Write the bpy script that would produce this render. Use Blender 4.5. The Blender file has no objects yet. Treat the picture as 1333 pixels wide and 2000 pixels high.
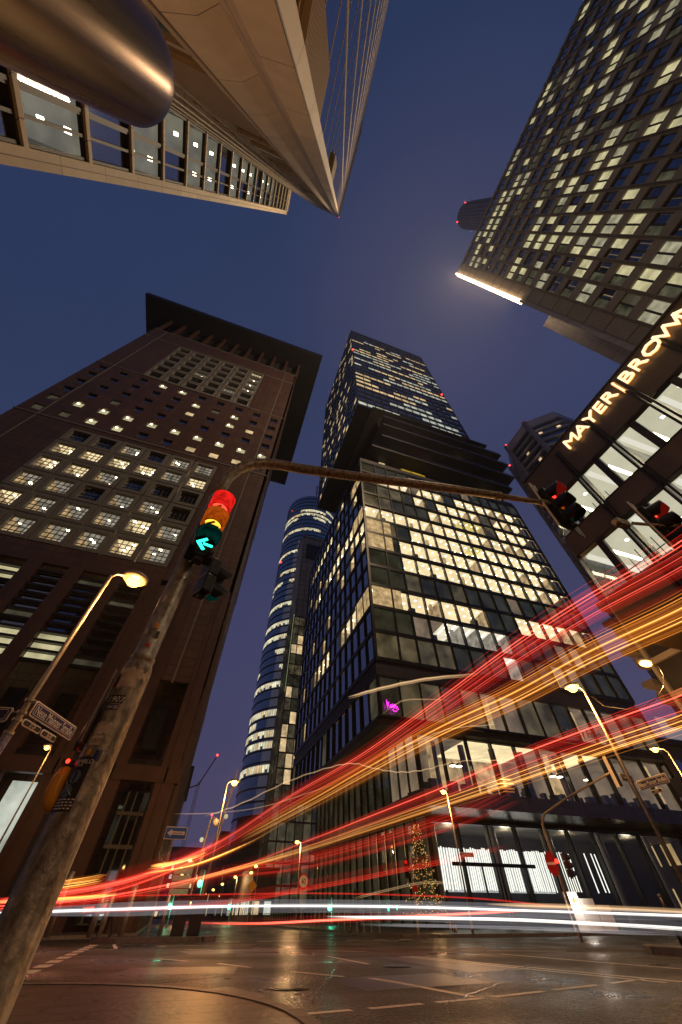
import bpy, math, random
from mathutils import Vector, Matrix
random.seed(7)
R = math.radians
S = bpy.context.scene
COL = S.collection
# ------------------------------------------------------------------ camera, sky, exposure
CAMZ = 0.75
cd = bpy.data.cameras.new('camera'); cam = bpy.data.objects.new('camera', cd); COL.objects.link(cam)
cd.sensor_fit = 'VERTICAL'; cd.sensor_height = 36.0; cd.lens = 12.006; cd.clip_start = 0.02; cd.clip_end = 6000
cam.location = (0, 0, CAMZ); cam.rotation_euler = (R(90 + 49.88), 0, R(-19.0))
S.camera = cam
S.view_settings.view_transform = 'Standard'; S.view_settings.look = 'None'
S.view_settings.exposure = 0; S.view_settings.gamma = 1; S.view_settings.use_curve_mapping = False
S.cycles.transparent_max_bounces = 96; S.cycles.max_bounces = 6; S.cycles.diffuse_bounces = 2
S.cycles.glossy_bounces = 3; S.cycles.transmission_bounces = 3; S.cycles.use_denoising = True
S.cycles.sample_clamp_indirect = 3.0
W = bpy.data.worlds.new('World'); S.world = W; W.use_nodes = True
nt = W.node_tree; nt.nodes.clear()
def N(t, ty, **k):
    n = t.nodes.new(ty)
    for a, b in k.items():
        if a.startswith('i_'): n.inputs[a[2:].replace('_', ' ')].default_value = b
        else: setattr(n, a, b)
    return n
sky = N(nt, 'ShaderNodeTexSky'); sky.sky_type = 'NISHITA'; sky.sun_disc = False
sky.sun_elevation = R(-3.0); sky.sun_rotation = R(70)
city_glow_fill = bpy.data.lights.new('city_glow_fill', 'SUN'); city_glow_fill.energy = .06; city_glow_fill.angle = R(60); city_glow_fill.color = (1, .70, .42)
so_ = bpy.data.objects.new('city_glow_fill', city_glow_fill); COL.objects.link(so_); so_.rotation_euler = Vector((-.80, -.55, .26)).to_track_quat('Z', 'Y').to_euler()  # added low warm light standing in for the general city glow
tc = N(nt, 'ShaderNodeTexCoord'); sp = N(nt, 'ShaderNodeVectorMath', operation='DOT_PRODUCT'); sp.inputs[1].default_value = (.50, .80, -.33)
ma = N(nt, 'ShaderNodeMapRange'); ma.inputs[1].default_value = -1; ma.inputs[2].default_value = 1
rp = N(nt, 'ShaderNodeValToRGB'); el = rp.color_ramp.elements
el[0].position = .05; el[0].color = (0.0125, 0.026, 0.078, 1)
el[1].position = 1.0; el[1].color = (0.066, 0.052, 0.118, 1)
e = el.new(0.30); e.color = (0.021, 0.037, 0.100, 1)
e = el.new(0.55); e.color = (0.032, 0.044, 0.112, 1)
e = el.new(0.80); e.color = (0.046, 0.047, 0.116, 1)
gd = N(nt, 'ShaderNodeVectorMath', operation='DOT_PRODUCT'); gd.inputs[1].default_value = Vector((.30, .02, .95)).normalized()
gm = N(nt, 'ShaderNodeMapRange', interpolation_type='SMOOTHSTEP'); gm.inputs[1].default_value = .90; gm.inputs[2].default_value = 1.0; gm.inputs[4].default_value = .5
ga = N(nt, 'ShaderNodeMix', data_type='RGBA', blend_type='ADD'); ga.inputs[7].default_value = (.030, .017, .018, 1)  # haze glow near the light bar, added to the sky colour
nz = N(nt, 'ShaderNodeTexNoise'); nz.inputs['Scale'].default_value = 1.6; nz.inputs['Detail'].default_value = 4
mx = N(nt, 'ShaderNodeMix', data_type='RGBA', blend_type='MULTIPLY')
mr = N(nt, 'ShaderNodeMapRange'); mr.inputs[3].default_value = 0.86; mr.inputs[4].default_value = 1.14
ad = N(nt, 'ShaderNodeMix', data_type='RGBA', blend_type='ADD'); ad.inputs[0].default_value = 0.10
bg = N(nt, 'ShaderNodeBackground'); wo = N(nt, 'ShaderNodeOutputWorld')
L = nt.links.new
L(tc.outputs['Generated'], sp.inputs[0]); L(sp.outputs['Value'], ma.inputs[0]); L(ma.outputs[0], rp.inputs[0]); L(tc.outputs['Generated'], nz.inputs['Vector'])
L(nz.outputs['Fac'], mr.inputs[0]); mx.inputs[0].default_value = 1.0
L(rp.outputs[0], mx.inputs[6]); L(mr.outputs[0], mx.inputs[7])
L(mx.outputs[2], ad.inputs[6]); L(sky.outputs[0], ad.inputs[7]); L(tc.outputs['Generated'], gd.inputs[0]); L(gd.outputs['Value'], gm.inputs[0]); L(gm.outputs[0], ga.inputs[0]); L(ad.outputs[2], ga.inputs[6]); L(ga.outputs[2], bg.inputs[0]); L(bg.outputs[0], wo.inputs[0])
bg.inputs[1].default_value = 1.0

# ------------------------------------------------------------------ materials
def mat(name, c=(.5, .5, .5), rough=.5, metal=0., c2=None, scale=3., bump=0., bscale=60., grid=None, gc=None, gw=.02, spec=.5, stretch=(1, 1, 1)):
    m = bpy.data.materials.new(name); m.use_nodes = True; t = m.node_tree; b = t.nodes['Principled BSDF']; l = t.links.new
    b.inputs['Base Color'].default_value = (*c, 1); b.inputs['Roughness'].default_value = rough
    b.inputs['Metallic'].default_value = metal; b.inputs['Specular IOR Level'].default_value = spec
    tc = t.nodes.new('ShaderNodeTexCoord'); src = None
    if c2 is not None:
        mp = t.nodes.new('ShaderNodeMapping'); mp.inputs['Scale'].default_value = stretch; l(tc.outputs['Object'], mp.inputs[0])
        n = t.nodes.new('ShaderNodeTexNoise'); n.inputs['Scale'].default_value = scale; n.inputs['Detail'].default_value = 8; n.inputs['Roughness'].default_value = .65
        l(mp.outputs[0], n.inputs['Vector'])
        r = t.nodes.new('ShaderNodeValToRGB'); r.color_ramp.elements[0].position = .35; r.color_ramp.elements[1].position = .68
        r.color_ramp.elements[0].color = (*c, 1); r.color_ramp.elements[1].color = (*c2, 1)
        l(n.outputs['Fac'], r.inputs[0]); src = r.outputs[0]
        r2 = t.nodes.new('ShaderNodeMapRange'); r2.inputs[3].default_value = max(.03, rough - .12); r2.inputs[4].default_value = min(1, rough + .12)
        l(n.outputs['Fac'], r2.inputs[0]); l(r2.outputs[0], b.inputs['Roughness'])
    if grid:
        geo = t.nodes.new('ShaderNodeNewGeometry'); s = t.nodes.new('ShaderNodeSeparateXYZ'); l(geo.outputs['Position'], s.inputs[0])
        a = t.nodes.new('ShaderNodeMath'); a.operation = 'ADD'; l(s.outputs[0], a.inputs[0]); l(s.outputs[1], a.inputs[1])
        cb = t.nodes.new('ShaderNodeCombineXYZ')
        if len(grid) > 2: l(s.outputs[0], cb.inputs[0]); l(s.outputs[1], cb.inputs[1])
        else: l(a.outputs[0], cb.inputs[0]); l(s.outputs[2], cb.inputs[1])
        br = t.nodes.new('ShaderNodeTexBrick'); br.offset = 0.0 if len(grid) < 3 else .5; br.squash = 1.0
        br.inputs['Scale'].default_value = 1.0; br.inputs['Brick Width'].default_value = grid[0]; br.inputs['Row Height'].default_value = grid[1]
        br.inputs['Mortar Size'].default_value = gw; br.inputs['Mortar Smooth'].default_value = .1; br.inputs['Bias'].default_value = 0
        br.inputs['Mortar'].default_value = (*(gc or (.01, .01, .01)), 1)
        l(cb.outputs[0], br.inputs['Vector'])
        if src is not None:
            l(src, br.inputs['Color1']); hs = t.nodes.new('ShaderNodeHueSaturation'); hs.inputs['Value'].default_value = .8; l(src, hs.inputs['Color']); l(hs.outputs[0], br.inputs['Color2'])
        else:
            br.inputs['Color1'].default_value = (*c, 1); br.inputs['Color2'].default_value = tuple(x * .8 for x in c) + (1,)
        src = br.outputs['Color']
    if src is not None: l(src, b.inputs['Base Color'])
    if bump:
        n = t.nodes.new('ShaderNodeTexNoise'); n.inputs['Scale'].default_value = bscale; n.inputs['Detail'].default_value = 4; l(tc.outputs['Object'], n.inputs['Vector'])
        bp = t.nodes.new('ShaderNodeBump'); bp.inputs['Strength'].default_value = bump; bp.inputs['Distance'].default_value = .02
        l(n.outputs['Fac'], bp.inputs['Height']); l(bp.outputs[0], b.inputs['Normal'])
    return m
def emat(name, c, s, var=None, scale=.6, sample=False):
    m = bpy.data.materials.new(name); m.use_nodes = True; t = m.node_tree; t.nodes.clear(); l = t.links.new
    em = t.nodes.new('ShaderNodeEmission'); em.inputs[0].default_value = (*c, 1); em.inputs[1].default_value = s
    o = t.nodes.new('ShaderNodeOutputMaterial'); l(em.outputs[0], o.inputs[0])
    if var:
        g = t.nodes.new('ShaderNodeNewGeometry'); n = t.nodes.new('ShaderNodeTexNoise'); n.inputs['Scale'].default_value = scale; n.inputs['Detail'].default_value = 5
        l(g.outputs['Position'], n.inputs['Vector']); r = t.nodes.new('ShaderNodeMapRange')
        r.inputs[1].default_value = .3; r.inputs[2].default_value = .7; r.inputs[3].default_value = s * var[0]; r.inputs[4].default_value = s * var[1]
        l(n.outputs['Fac'], r.inputs[0]); l(r.outputs[0], em.inputs[1])
    if not sample: m.cycles.emission_sampling = 'NONE'
    return m
def glassmat(name, tint=(.012, .014, .018), refl=.3, rough=.02, glow=None):
    m = bpy.data.materials.new(name); m.use_nodes = True; t = m.node_tree; b = t.nodes['Principled BSDF']; l = t.links.new
    b.inputs['Base Color'].default_value = (*tint, 1); b.inputs['Roughness'].default_value = rough; b.inputs['Specular IOR Level'].default_value = .6
    g = t.nodes.new('ShaderNodeBsdfGlossy'); g.inputs['Roughness'].default_value = rough; g.inputs['Color'].default_value = (.8, .9, 1, 1)
    x = t.nodes.new('ShaderNodeMixShader'); x.inputs[0].default_value = refl
    l(b.outputs[0], x.inputs[1]); l(g.outputs[0], x.inputs[2]); l(x.outputs[0], t.nodes['Material Output'].inputs[0])
    if glow:
        gg = t.nodes.new('ShaderNodeNewGeometry'); gn = t.nodes.new('ShaderNodeTexNoise'); gn.inputs['Scale'].default_value = .45; gn.inputs['Detail'].default_value = 5; l(gg.outputs['Position'], gn.inputs['Vector'])
        gr = t.nodes.new('ShaderNodeMapRange'); gr.inputs[1].default_value = .35; gr.inputs[2].default_value = .7; gr.inputs[3].default_value = glow[3] * .25; gr.inputs[4].default_value = glow[3] * 1.6
        l(gn.outputs['Fac'], gr.inputs[0]); l(gr.outputs[0], b.inputs['Emission Strength']); b.inputs['Emission Color'].default_value = (*glow[:3], 1); m.cycles.emission_sampling = 'NONE'
    geo = t.nodes.new('ShaderNodeNewGeometry'); n = t.nodes.new('ShaderNodeTexNoise'); n.inputs['Scale'].default_value = .35; l(geo.outputs['Position'], n.inputs['Vector'])
    bp = t.nodes.new('ShaderNodeBump'); bp.inputs['Strength'].default_value = .02; bp.inputs['Distance'].default_value = .02; l(n.outputs['Fac'], bp.inputs['Height'])
    l(bp.outputs[0], b.inputs['Normal']); l(bp.outputs[0], g.inputs['Normal'])
    return m
def clearglass(name, refl=.10, tint=(1, 1, 1)):
    m = bpy.data.materials.new(name); m.use_nodes = True; t = m.node_tree; t.nodes.clear(); l = t.links.new
    a = t.nodes.new('ShaderNodeBsdfTransparent'); a.inputs[0].default_value = (*tint, 1); g = t.nodes.new('ShaderNodeBsdfGlossy'); g.inputs['Roughness'].default_value = .02
    x = t.nodes.new('ShaderNodeMixShader'); x.inputs[0].default_value = refl; o = t.nodes.new('ShaderNodeOutputMaterial')
    l(a.outputs[0], x.inputs[1]); l(g.outputs[0], x.inputs[2]); l(x.outputs[0], o.inputs[0]); return m
def trailmat(name, c, s, p=1.5):
    m = bpy.data.materials.new(name); m.use_nodes = True; t = m.node_tree; t.nodes.clear(); l = t.links.new
    tr = t.nodes.new('ShaderNodeBsdfTransparent'); em = t.nodes.new('ShaderNodeEmission'); em.inputs[0].default_value = (*c, 1)
    lw = t.nodes.new('ShaderNodeLayerWeight'); lw.inputs[0].default_value = .5
    iv = t.nodes.new('ShaderNodeMath'); iv.operation = 'SUBTRACT'; iv.inputs[0].default_value = 1; l(lw.outputs['Facing'], iv.inputs[1])
    pw = t.nodes.new('ShaderNodeMath'); pw.operation = 'POWER'; pw.inputs[1].default_value = p; l(iv.outputs[0], pw.inputs[0])
    ge = t.nodes.new('ShaderNodeNewGeometry'); fr = t.nodes.new('ShaderNodeMath'); fr.operation = 'SUBTRACT'; fr.inputs[0].default_value = 1; l(ge.outputs['Backfacing'], fr.inputs[1])
    mu = t.nodes.new('ShaderNodeMath'); mu.operation = 'MULTIPLY'; l(pw.outputs[0], mu.inputs[0]); l(fr.outputs[0], mu.inputs[1])
    m2 = t.nodes.new('ShaderNodeMath'); m2.operation = 'MULTIPLY'; m2.inputs[1].default_value = s; l(mu.outputs[0], m2.inputs[0]); l(m2.outputs[0], em.inputs[1])
    a = t.nodes.new('ShaderNodeAddShader'); o = t.nodes.new('ShaderNodeOutputMaterial')
    l(tr.outputs[0], a.inputs[0]); l(em.outputs[0], a.inputs[1]); l(a.outputs[0], o.inputs[0]); m.cycles.emission_sampling = 'NONE'; return m

M = {}
def asphalt():
    m = bpy.data.materials.new('asphalt'); m.use_nodes = True; t = m.node_tree; b = t.nodes['Principled BSDF']; l = t.links.new
    g = t.nodes.new('ShaderNodeNewGeometry')
    n = t.nodes.new('ShaderNodeTexNoise'); n.inputs['Scale'].default_value = 15; n.inputs['Detail'].default_value = 10; n.inputs['Roughness'].default_value = .8; l(g.outputs['Position'], n.inputs['Vector'])
    r = t.nodes.new('ShaderNodeValToRGB'); r.color_ramp.elements[0].color = (.003, .0026, .002, 1); r.color_ramp.elements[1].color = (.085, .07, .058, 1)
    r.color_ramp.elements[0].position = .44; r.color_ramp.elements[1].position = .66; l(n.outputs['Fac'], r.inputs[0])
    p = t.nodes.new('ShaderNodeTexNoise'); p.inputs['Scale'].default_value = .35; p.inputs['Detail'].default_value = 6; l(g.outputs['Position'], p.inputs['Vector'])
    pr = t.nodes.new('ShaderNodeMapRange'); pr.inputs[1].default_value = .35; pr.inputs[2].default_value = .65; b.inputs['Specular IOR Level'].default_value = .38; pr.inputs[3].default_value = .22; pr.inputs[4].default_value = .6; l(p.outputs['Fac'], pr.inputs[0])
    pm = t.nodes.new('ShaderNodeMapRange'); pm.inputs[1].default_value = .3; pm.inputs[2].default_value = .7; pm.inputs[3].default_value = .65; pm.inputs[4].default_value = 1.2; l(p.outputs['Fac'], pm.inputs[0])
    mm = t.nodes.new('ShaderNodeMix'); mm.data_type = 'RGBA'; mm.blend_type = 'MULTIPLY'; mm.inputs[0].default_value = 1; l(r.outputs[0], mm.inputs[6]); l(pm.outputs[0], mm.inputs[7])
    l(mm.outputs[2], b.inputs['Base Color']); l(pr.outputs[0], b.inputs['Roughness'])
    v = t.nodes.new('ShaderNodeTexVoronoi'); v.inputs['Scale'].default_value = 24; l(g.outputs['Position'], v.inputs['Vector'])
    bp = t.nodes.new('ShaderNodeBump'); bp.inputs['Strength'].default_value = 1.0; bp.inputs['Distance'].default_value = .05; l(v.outputs['Distance'], bp.inputs['Height']); l(bp.outputs[0], b.inputs['Normal'])
    return m
M['asphalt'] = asphalt()
M['paint'] = mat('road_paint', (.42, .38, .32), .5, c2=(.78, .70, .60), scale=9, bump=.2)
M['kerb'] = mat('kerb_stone', (.09, .08, .07), .5, c2=(.17, .15, .13), scale=6, bump=.4, bscale=30)
M['paving'] = mat('paving', (.045, .034, .027), .42, c2=(.08, .064, .05), scale=3, grid=(.9, .45, 1), gw=.035, gc=(.012, .010, .008), bump=.6, bscale=14)
M['dframe'] = mat('dark_bronze_frame', (.012, .011, .010), .35, .3, c2=(.022, .019, .016), scale=1.5)
M['dsoffit'] = mat('dark_soffit', (.018, .014, .012), .55, c2=(.03, .022, .018), scale=.8)
M['glass'] = glassmat('dark_glass', refl=.32)
M['glassb'] = glassmat('blue_glass', (.01, .013, .022), refl=.5)
M['glassg'] = glassmat('green_glow_glass', (.03, .03, .02), refl=.07, glow=(.55, .55, .32, .035))  # faint emission in these panes stands for dim rooms behind them
M['glassv'] = glassmat('olive_glow_glass', (.05, .045, .03), refl=.05, glow=(.9, .72, .38, .085))
M['clear'] = clearglass('clear_glass', .09)
M['clear2'] = clearglass('tinted_clear_glass', .06, (.8, .78, .7))
M['ceil_w'] = emat('warm_lit_ceiling', (1, .79, .43), 1.25, (.75, 1.15), .5)  # ceilings and walls emit in place of lamps inside the rooms
M['ceil_y'] = emat('yellow_lit_ceiling', (1, .80, .25), .9, (.7, 1.2), .5)
M['ceil_c'] = emat('cool_lit_ceiling', (1, .90, .66), 1.1, (.7, 1.15), .5)
M['ceil_d'] = emat('dim_lit_ceiling', (1, .72, .45), .22, (.4, 1.3), .4)
M['wall_w'] = emat('warm_lit_wall', (1, .68, .32), .66, (.3, 1.2), 1.0)
M['wall_c'] = emat('cool_lit_wall', (.95, .85, .65), .42, (.3, 1.2), 1.0)
M['spot'] = emat('ceiling_spot', (1, .85, .55), 14.)
M['spotc'] = emat('cool_ceiling_spot', (.95, 1, .95), 6.)
M['win_w'] = emat('lit_window_warm', (1, .72, .38), .75, (.45, 1.3), .45)
M['win_c'] = emat('lit_window_cool', (.9, .95, .8), .6, (.35, 1.3), .45)
M['win_d'] = emat('lit_window_dim', (.75, .66, .42), .07, (.3, 1.5), .5)
M['win_gt'] = emat('lit_window_pale', (1, .90, .50), .56, (.55, 1.25), .8); M['win_g2'] = emat('lit_window_blind', (.95, .88, .58), .36, (.5, 1.3), 1.2); M['win_g3'] = emat('lit_window_low', (.85, .82, .5), .07, (.2, 1.6), 1.0)
M['granite'] = mat('red_granite', (.060, .027, .014), .55, c2=(.095, .043, .021), scale=.5, grid=(1.3, .925), gw=.055, gc=(.03, .012, .008))
M['granite_p'] = mat('plain_red_granite', (.045, .020, .011), .5, c2=(.07, .031, .017), scale=1)
M['jgrey'] = mat('grey_stone_frame', (.12, .108, .092), .6, c2=(.17, .155, .13), scale=3)
M['muntin'] = mat('dark_muntin', (.02, .015, .012), .5)
M['roofdark'] = mat('dark_roof_metal', (.006, .005, .005), .5, c2=(.011, .009, .008), scale=.6, grid=(4, 4, 1), gw=.03)
M['stone'] = mat('beige_limestone', (.56, .46, .33), .6, c2=(.66, .56, .41), scale=1.2, grid=(1.1, 3.6), gw=.02, gc=(.13, .095, .06), bump=.12, bscale=25)
M['louvre'] = mat('tan_louvre', (.42, .33, .22), .5, c2=(.5, .4, .28), scale=2)
M['mbpanel'] = mat('bronze_panel', (.125, .085, .05), .38, .25, c2=(.16, .11, .065), scale=.9)
M['gtpanel'] = mat('brown_grey_panel', (.24, .19, .135), .5, .0, c2=(.31, .25, .18), scale=.8)
M['gtgrey'] = mat('pale_metal_cladding', (.36, .31, .33), .45, c2=(.43, .38, .38), scale=1, grid=(1.2, .5), gw=.02, gc=(.12, .1, .1))
M['galv'] = mat('galvanised_steel', (.11, .095, .07), .45, .3, c2=(.42, .39, .33), scale=20, bump=.5, bscale=18, stretch=(1, 1, .45))
M['galv2'] = mat('grey_steel', (.30, .27, .22), .45, .5, c2=(.42, .38, .32), scale=6)
M['brushed'] = mat('brushed_bronze', (.20, .13, .085), .30, .95, c2=(.25, .16, .10), scale=60, stretch=(1, 1, .02), bump=.02, bscale=300)
M['black'] = mat('black_plastic', (.012, .012, .012), .35)
M['white'] = mat('white_paint', (.75, .72, .68), .5)
M['signblue'] = mat('sign_blue', (.01, .018, .11), .4)
M['trafblue'] = mat('traffic_blue', (.01, .10, .42), .4)
M['red'] = mat('red_plastic', (.5, .012, .01), .3)
M['yellow'] = mat('yellow_plastic', (.75, .34, .02), .35)
M['paper'] = mat('old_paper', (.38, .30, .22), .8, c2=(.72, .62, .5), scale=25)
M['bronze'] = mat('bronze_mullion', (.20, .15, .09), .4, .3)
M['beige'] = mat('beige_panel', (.50, .38, .25), .6, c2=(.6, .47, .32), scale=.3, grid=(3.2, 3.2), gw=.12, gc=(.07, .05, .03))
M['concrete'] = mat('facade_render', (.10, .08, .065), .7, c2=(.15, .12, .10), scale=.8)
M['leaf'] = mat('fir_needles', (.02, .04, .015), .7, c2=(.05, .08, .03), scale=8)
M['skin'] = mat('skin', (.35, .2, .14), .6)
M['cloth'] = mat('dark_cloth', (.02, .02, .025), .8)
M['led'] = emat('white_led', (.88, .93, 1), 2.4)
M['ledd'] = emat('dim_led_wash', (.78, .84, 1), .85, (.7, 1.3), 1.2)
M['lamp'] = emat('lamp_sodium', (1, .50, .10), 7.)
M['lampfar'] = emat('far_lamp_sodium', (1, .48, .09), 7.)
M['bar'] = emat('light_bar', (1, .72, .42), 22.)
M['letter'] = emat('letter_light', (1, .72, .42), 1.6)
M['lettere'] = emat('letter_edge', (1, .42, .08), 1.6)
M['e_red'] = emat('signal_red', (1, .03, .015), 5.)
M['e_redd'] = emat('signal_red_visor', (1, .018, .012), .75, (.4, 1.5), 12)  # visor colours carry the light of the lens as emission
M['e_amb'] = emat('signal_amber', (1, .42, .03), 2.4)
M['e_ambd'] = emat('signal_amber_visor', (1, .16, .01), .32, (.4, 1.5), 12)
M['e_grn'] = emat('signal_green', (.03, 1, .62), 2.8)
M['e_grnd'] = emat('signal_green_visor', (.0, .35, .24), .05, (.2, 1.6), 12)
M['e_dkred'] = emat('dim_red_lens', (.6, .02, .01), .16)
M['farg'] = emat('far_green_signal', (.05, 1, .5), 9.)
M['farr'] = emat('far_red_light', (1, .04, .03), 7.)
M['neon'] = emat('magenta_neon', (1, .03, .75), 2.6)
M['fairy'] = emat('fairy_light', (1, .50, .14), 1.5)
M['gold'] = emat('string_light', (1, .55, .2), 1.6)
TR = dict(red=trailmat('trail_red', (1, .03, .018), .5), redb=trailmat('trail_red_bright', (1, .10, .06), 1.7),
          redw=trailmat('trail_red_soft', (1, .022, .012), .085, 1.8), redf=trailmat('trail_red_faint', (1, .04, .02), .2), oraf=trailmat('trail_orange_faint', (1, .28, .03), .26), ora=trailmat('trail_orange', (1, .30, .03), .75),
          orab=trailmat('trail_orange_bright', (1, .47, .10), 1.9), oraw=trailmat('trail_orange_soft', (1, .25, .02), .12, 1.8),
          whi=trailmat('trail_white', (1, .95, .85), 1.1), whw=trailmat('trail_white_soft', (.9, .85, .9), .16, 2.0), pal=trailmat('trail_pale', (1, .62, .3), .30))

# ------------------------------------------------------------------ builders
def tag(o, label=None, cat=None, group=None, kind=None):
    if label: o['label'] = label
    if cat: o['category'] = cat
    if group: o['group'] = group
    if kind: o['kind'] = kind
    return o
def root(name, loc, label, cat, group=None):
    o = bpy.data.objects.new(name, None); COL.objects.link(o); o.location = loc; o.empty_display_size = .2
    return tag(o, label, cat, group)
BOXF = ((0, 3, 2, 1), (4, 5, 6, 7), (0, 1, 5, 4), (1, 2, 6, 5), (2, 3, 7, 6), (3, 0, 4, 7))
class MB:
    def __init__(s): s.v = []; s.f = []; s.m = []
    def add(s, vs, fs, mi=0):
        o = len(s.v); s.v.extend([tuple(v) for v in vs]); s.f.extend([tuple(i + o for i in f) for f in fs]); s.m.extend([mi] * len(fs)); return s
    def box(s, x0, x1, y0, y1, z0, z1, mi=0):
        if x0 > x1: x0, x1 = x1, x0
        if y0 > y1: y0, y1 = y1, y0
        return s.add([(x0, y0, z0), (x1, y0, z0), (x1, y1, z0), (x0, y1, z0), (x0, y0, z1), (x1, y0, z1), (x1, y1, z1), (x0, y1, z1)], BOXF, mi)
    def fbox(s, F, a0, a1, d0, d1, z0, z1, mi=0):
        o, u, n = F
        P = lambda a, d, z: (o[0] + a * u[0] + d * n[0], o[1] + a * u[1] + d * n[1], z)
        return s.add([P(a0, d0, z0), P(a1, d0, z0), P(a1, d1, z0), P(a0, d1, z0), P(a0, d0, z1), P(a1, d0, z1), P(a1, d1, z1), P(a0, d1, z1)], BOXF, mi)
    def fquad(s, F, pts, mi=0):
        o, u, n = F
        return s.add([(o[0] + a * u[0] + d * n[0], o[1] + a * u[1] + d * n[1], z) for a, d, z in pts], [tuple(range(len(pts)))], mi)
    def tube(s, pts, r, n=8, mi=0, cap=True):
        pts = [Vector(p) for p in pts]; k = len(pts); rs = r if isinstance(r, (list, tuple)) else [r] * k
        vs = []; up = Vector((0, 0, 1)); prev = None
        for i, p in enumerate(pts):
            d = (pts[min(i + 1, k - 1)] - pts[max(i - 1, 0)])
            d = d.normalized() if d.length > 1e-9 else Vector((0, 0, 1))
            if prev is None:
                a = d.cross(up if abs(d.z) < .95 else Vector((1, 0, 0))).normalized()
            else:
                a = (prev - d * prev.dot(d)).normalized()
            prev = a; b = d.cross(a)
            for j in range(n):
                t = 2 * math.pi * j / n; vs.append(p + (a * math.cos(t) + b * math.sin(t)) * rs[i])
        fs = [(i * n + j, i * n + (j + 1) % n, (i + 1) * n + (j + 1) % n, (i + 1) * n + j) for i in range(k - 1) for j in range(n)]
        if cap: fs += [tuple(range(n))[::-1], tuple((k - 1) * n + j for j in range(n))]
        return s.add(vs, fs, mi)
    def cyl(s, x, y, z0, z1, r0, r1=None, n=16, mi=0): return s.tube([(x, y, z0), (x, y, z1)], [r0, r0 if r1 is None else r1], n, mi)
    def lathe(s, x, y, prof, n=24, mi=0):
        return s.tube([(x, y, z + i * 1e-5) for i, (r, z) in enumerate(prof)], [r for r, z in prof], n, mi)
    def prism(s, poly, z0, z1, mi=0):
        k = len(poly)
        return s.add([(x, y, z0) for x, y in poly] + [(x, y, z1) for x, y in poly], [tuple(range(k))[::-1], tuple(range(k, 2 * k))] + [(i, (i + 1) % k, k + (i + 1) % k, k + i) for i in range(k)], mi)
    def sphere(s, c, r, n=8, mi=0, sc=(1, 1, 1)):
        vs = []; 
        for i in range(1, n):
            p = math.pi * i / n
            for j in range(n): t = 2 * math.pi * j / n; vs.append((c[0] + r * sc[0] * math.sin(p) * math.cos(t), c[1] + r * sc[1] * math.sin(p) * math.sin(t), c[2] + r * sc[2] * math.cos(p)))
        vs += [(c[0], c[1], c[2] + r * sc[2]), (c[0], c[1], c[2] - r * sc[2])]; q = (n - 1) * n
        fs = [(i * n + j, (i + 1) * n + j, (i + 1) * n + (j + 1) % n, i * n + (j + 1) % n) for i in range(n - 2) for j in range(n)]
        fs += [(q, j, (j + 1) % n) for j in range(n)] + [(q + 1, (n - 2) * n + (j + 1) % n, (n - 2) * n + j) for j in range(n)]
        return s.add(vs, fs, mi)
    def text(s, string, size, mtx, depth=.01, mi=0, align='LEFT', xs=1.0):
        c = bpy.data.curves.new('t', 'FONT'); c.body = string; c.size = size; c.extrude = depth; c.align_x = align; c.resolution_u = 2
        o = bpy.data.objects.new('t', c); COL.objects.link(o)
        me = o.to_mesh(); T = mtx @ Matrix.Diagonal((xs, 1, 1, 1))
        s.add([T @ v.co for v in me.vertices], [tuple(p.vertices) for p in me.polygons], mi)
        o.to_mesh_clear(); bpy.data.objects.remove(o); bpy.data.curves.remove(c); return s
    def xf(s, mtx):
        s.v = [tuple(mtx @ Vector(v)) for v in s.v]; return s
    def build(s, name, mats, parent=None, smooth=False, bevel=0):
        if not isinstance(mats, (list, tuple)): mats = [mats]
        off = Vector((0, 0, 0)); p = parent
        while p is not None: off += p.location; p = p.parent
        me = bpy.data.meshes.new(name); me.from_pydata([(x - off.x, y - off.y, z - off.z) for x, y, z in s.v], [], s.f)
        for m in mats: me.materials.append(M[m] if isinstance(m, str) else m)
        if len(mats) > 1: me.polygons.foreach_set('material_index', s.m)
        if smooth: me.polygons.foreach_set('use_smooth', [True] * len(me.polygons))
        me.update(); o = bpy.data.objects.new(name, me); COL.objects.link(o)
        if parent is not None: o.parent = parent
        if bevel:
            b = o.modifiers.new('b', 'BEVEL'); b.width = bevel; b.segments = 2; b.limit_method = 'ANGLE'
        return o
def frame_mtx(origin, u, v):   # local x -> u, local y -> v
    u = Vector(u).normalized(); v = Vector(v).normalized(); w = u.cross(v)
    m = Matrix((u, v, w)).transposed().to_4x4(); m.translation = Vector(origin); return m
def each(mb, name, mats, parent, maxn=100):
    """boxes of one builder, each linked as a part of its own; past maxn the rest is one stuff part"""
    nb = len(mb.v) // 8; mats = mats if isinstance(mats, (list, tuple)) else [mats]
    idx = sorted(range(nb), key=lambda i: (Vector(mb.v[i * 8]) - Vector((0, 0, CAMZ))).length)
    rest = MB()
    for n_, i in enumerate(idx):
        vs = mb.v[i * 8:i * 8 + 8]; mi = mb.m[i * 6]
        if n_ < maxn: q = MB(); q.add(vs, BOXF); q.build(name, mats[mi], parent)
        else: rest.add(vs, BOXF, mi)
    if rest.v: tag(rest.build(name, mats, parent), kind='stuff')
CAMP = Vector((0, 0, CAMZ)); CF = Vector((math.sin(R(19)) * math.cos(R(49.88)), math.cos(R(19)) * math.cos(R(49.88)), math.sin(R(49.88))))
def inview(p):
    d = Vector(p) - CAMP; return d.normalized().dot(CF) > .50
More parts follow.
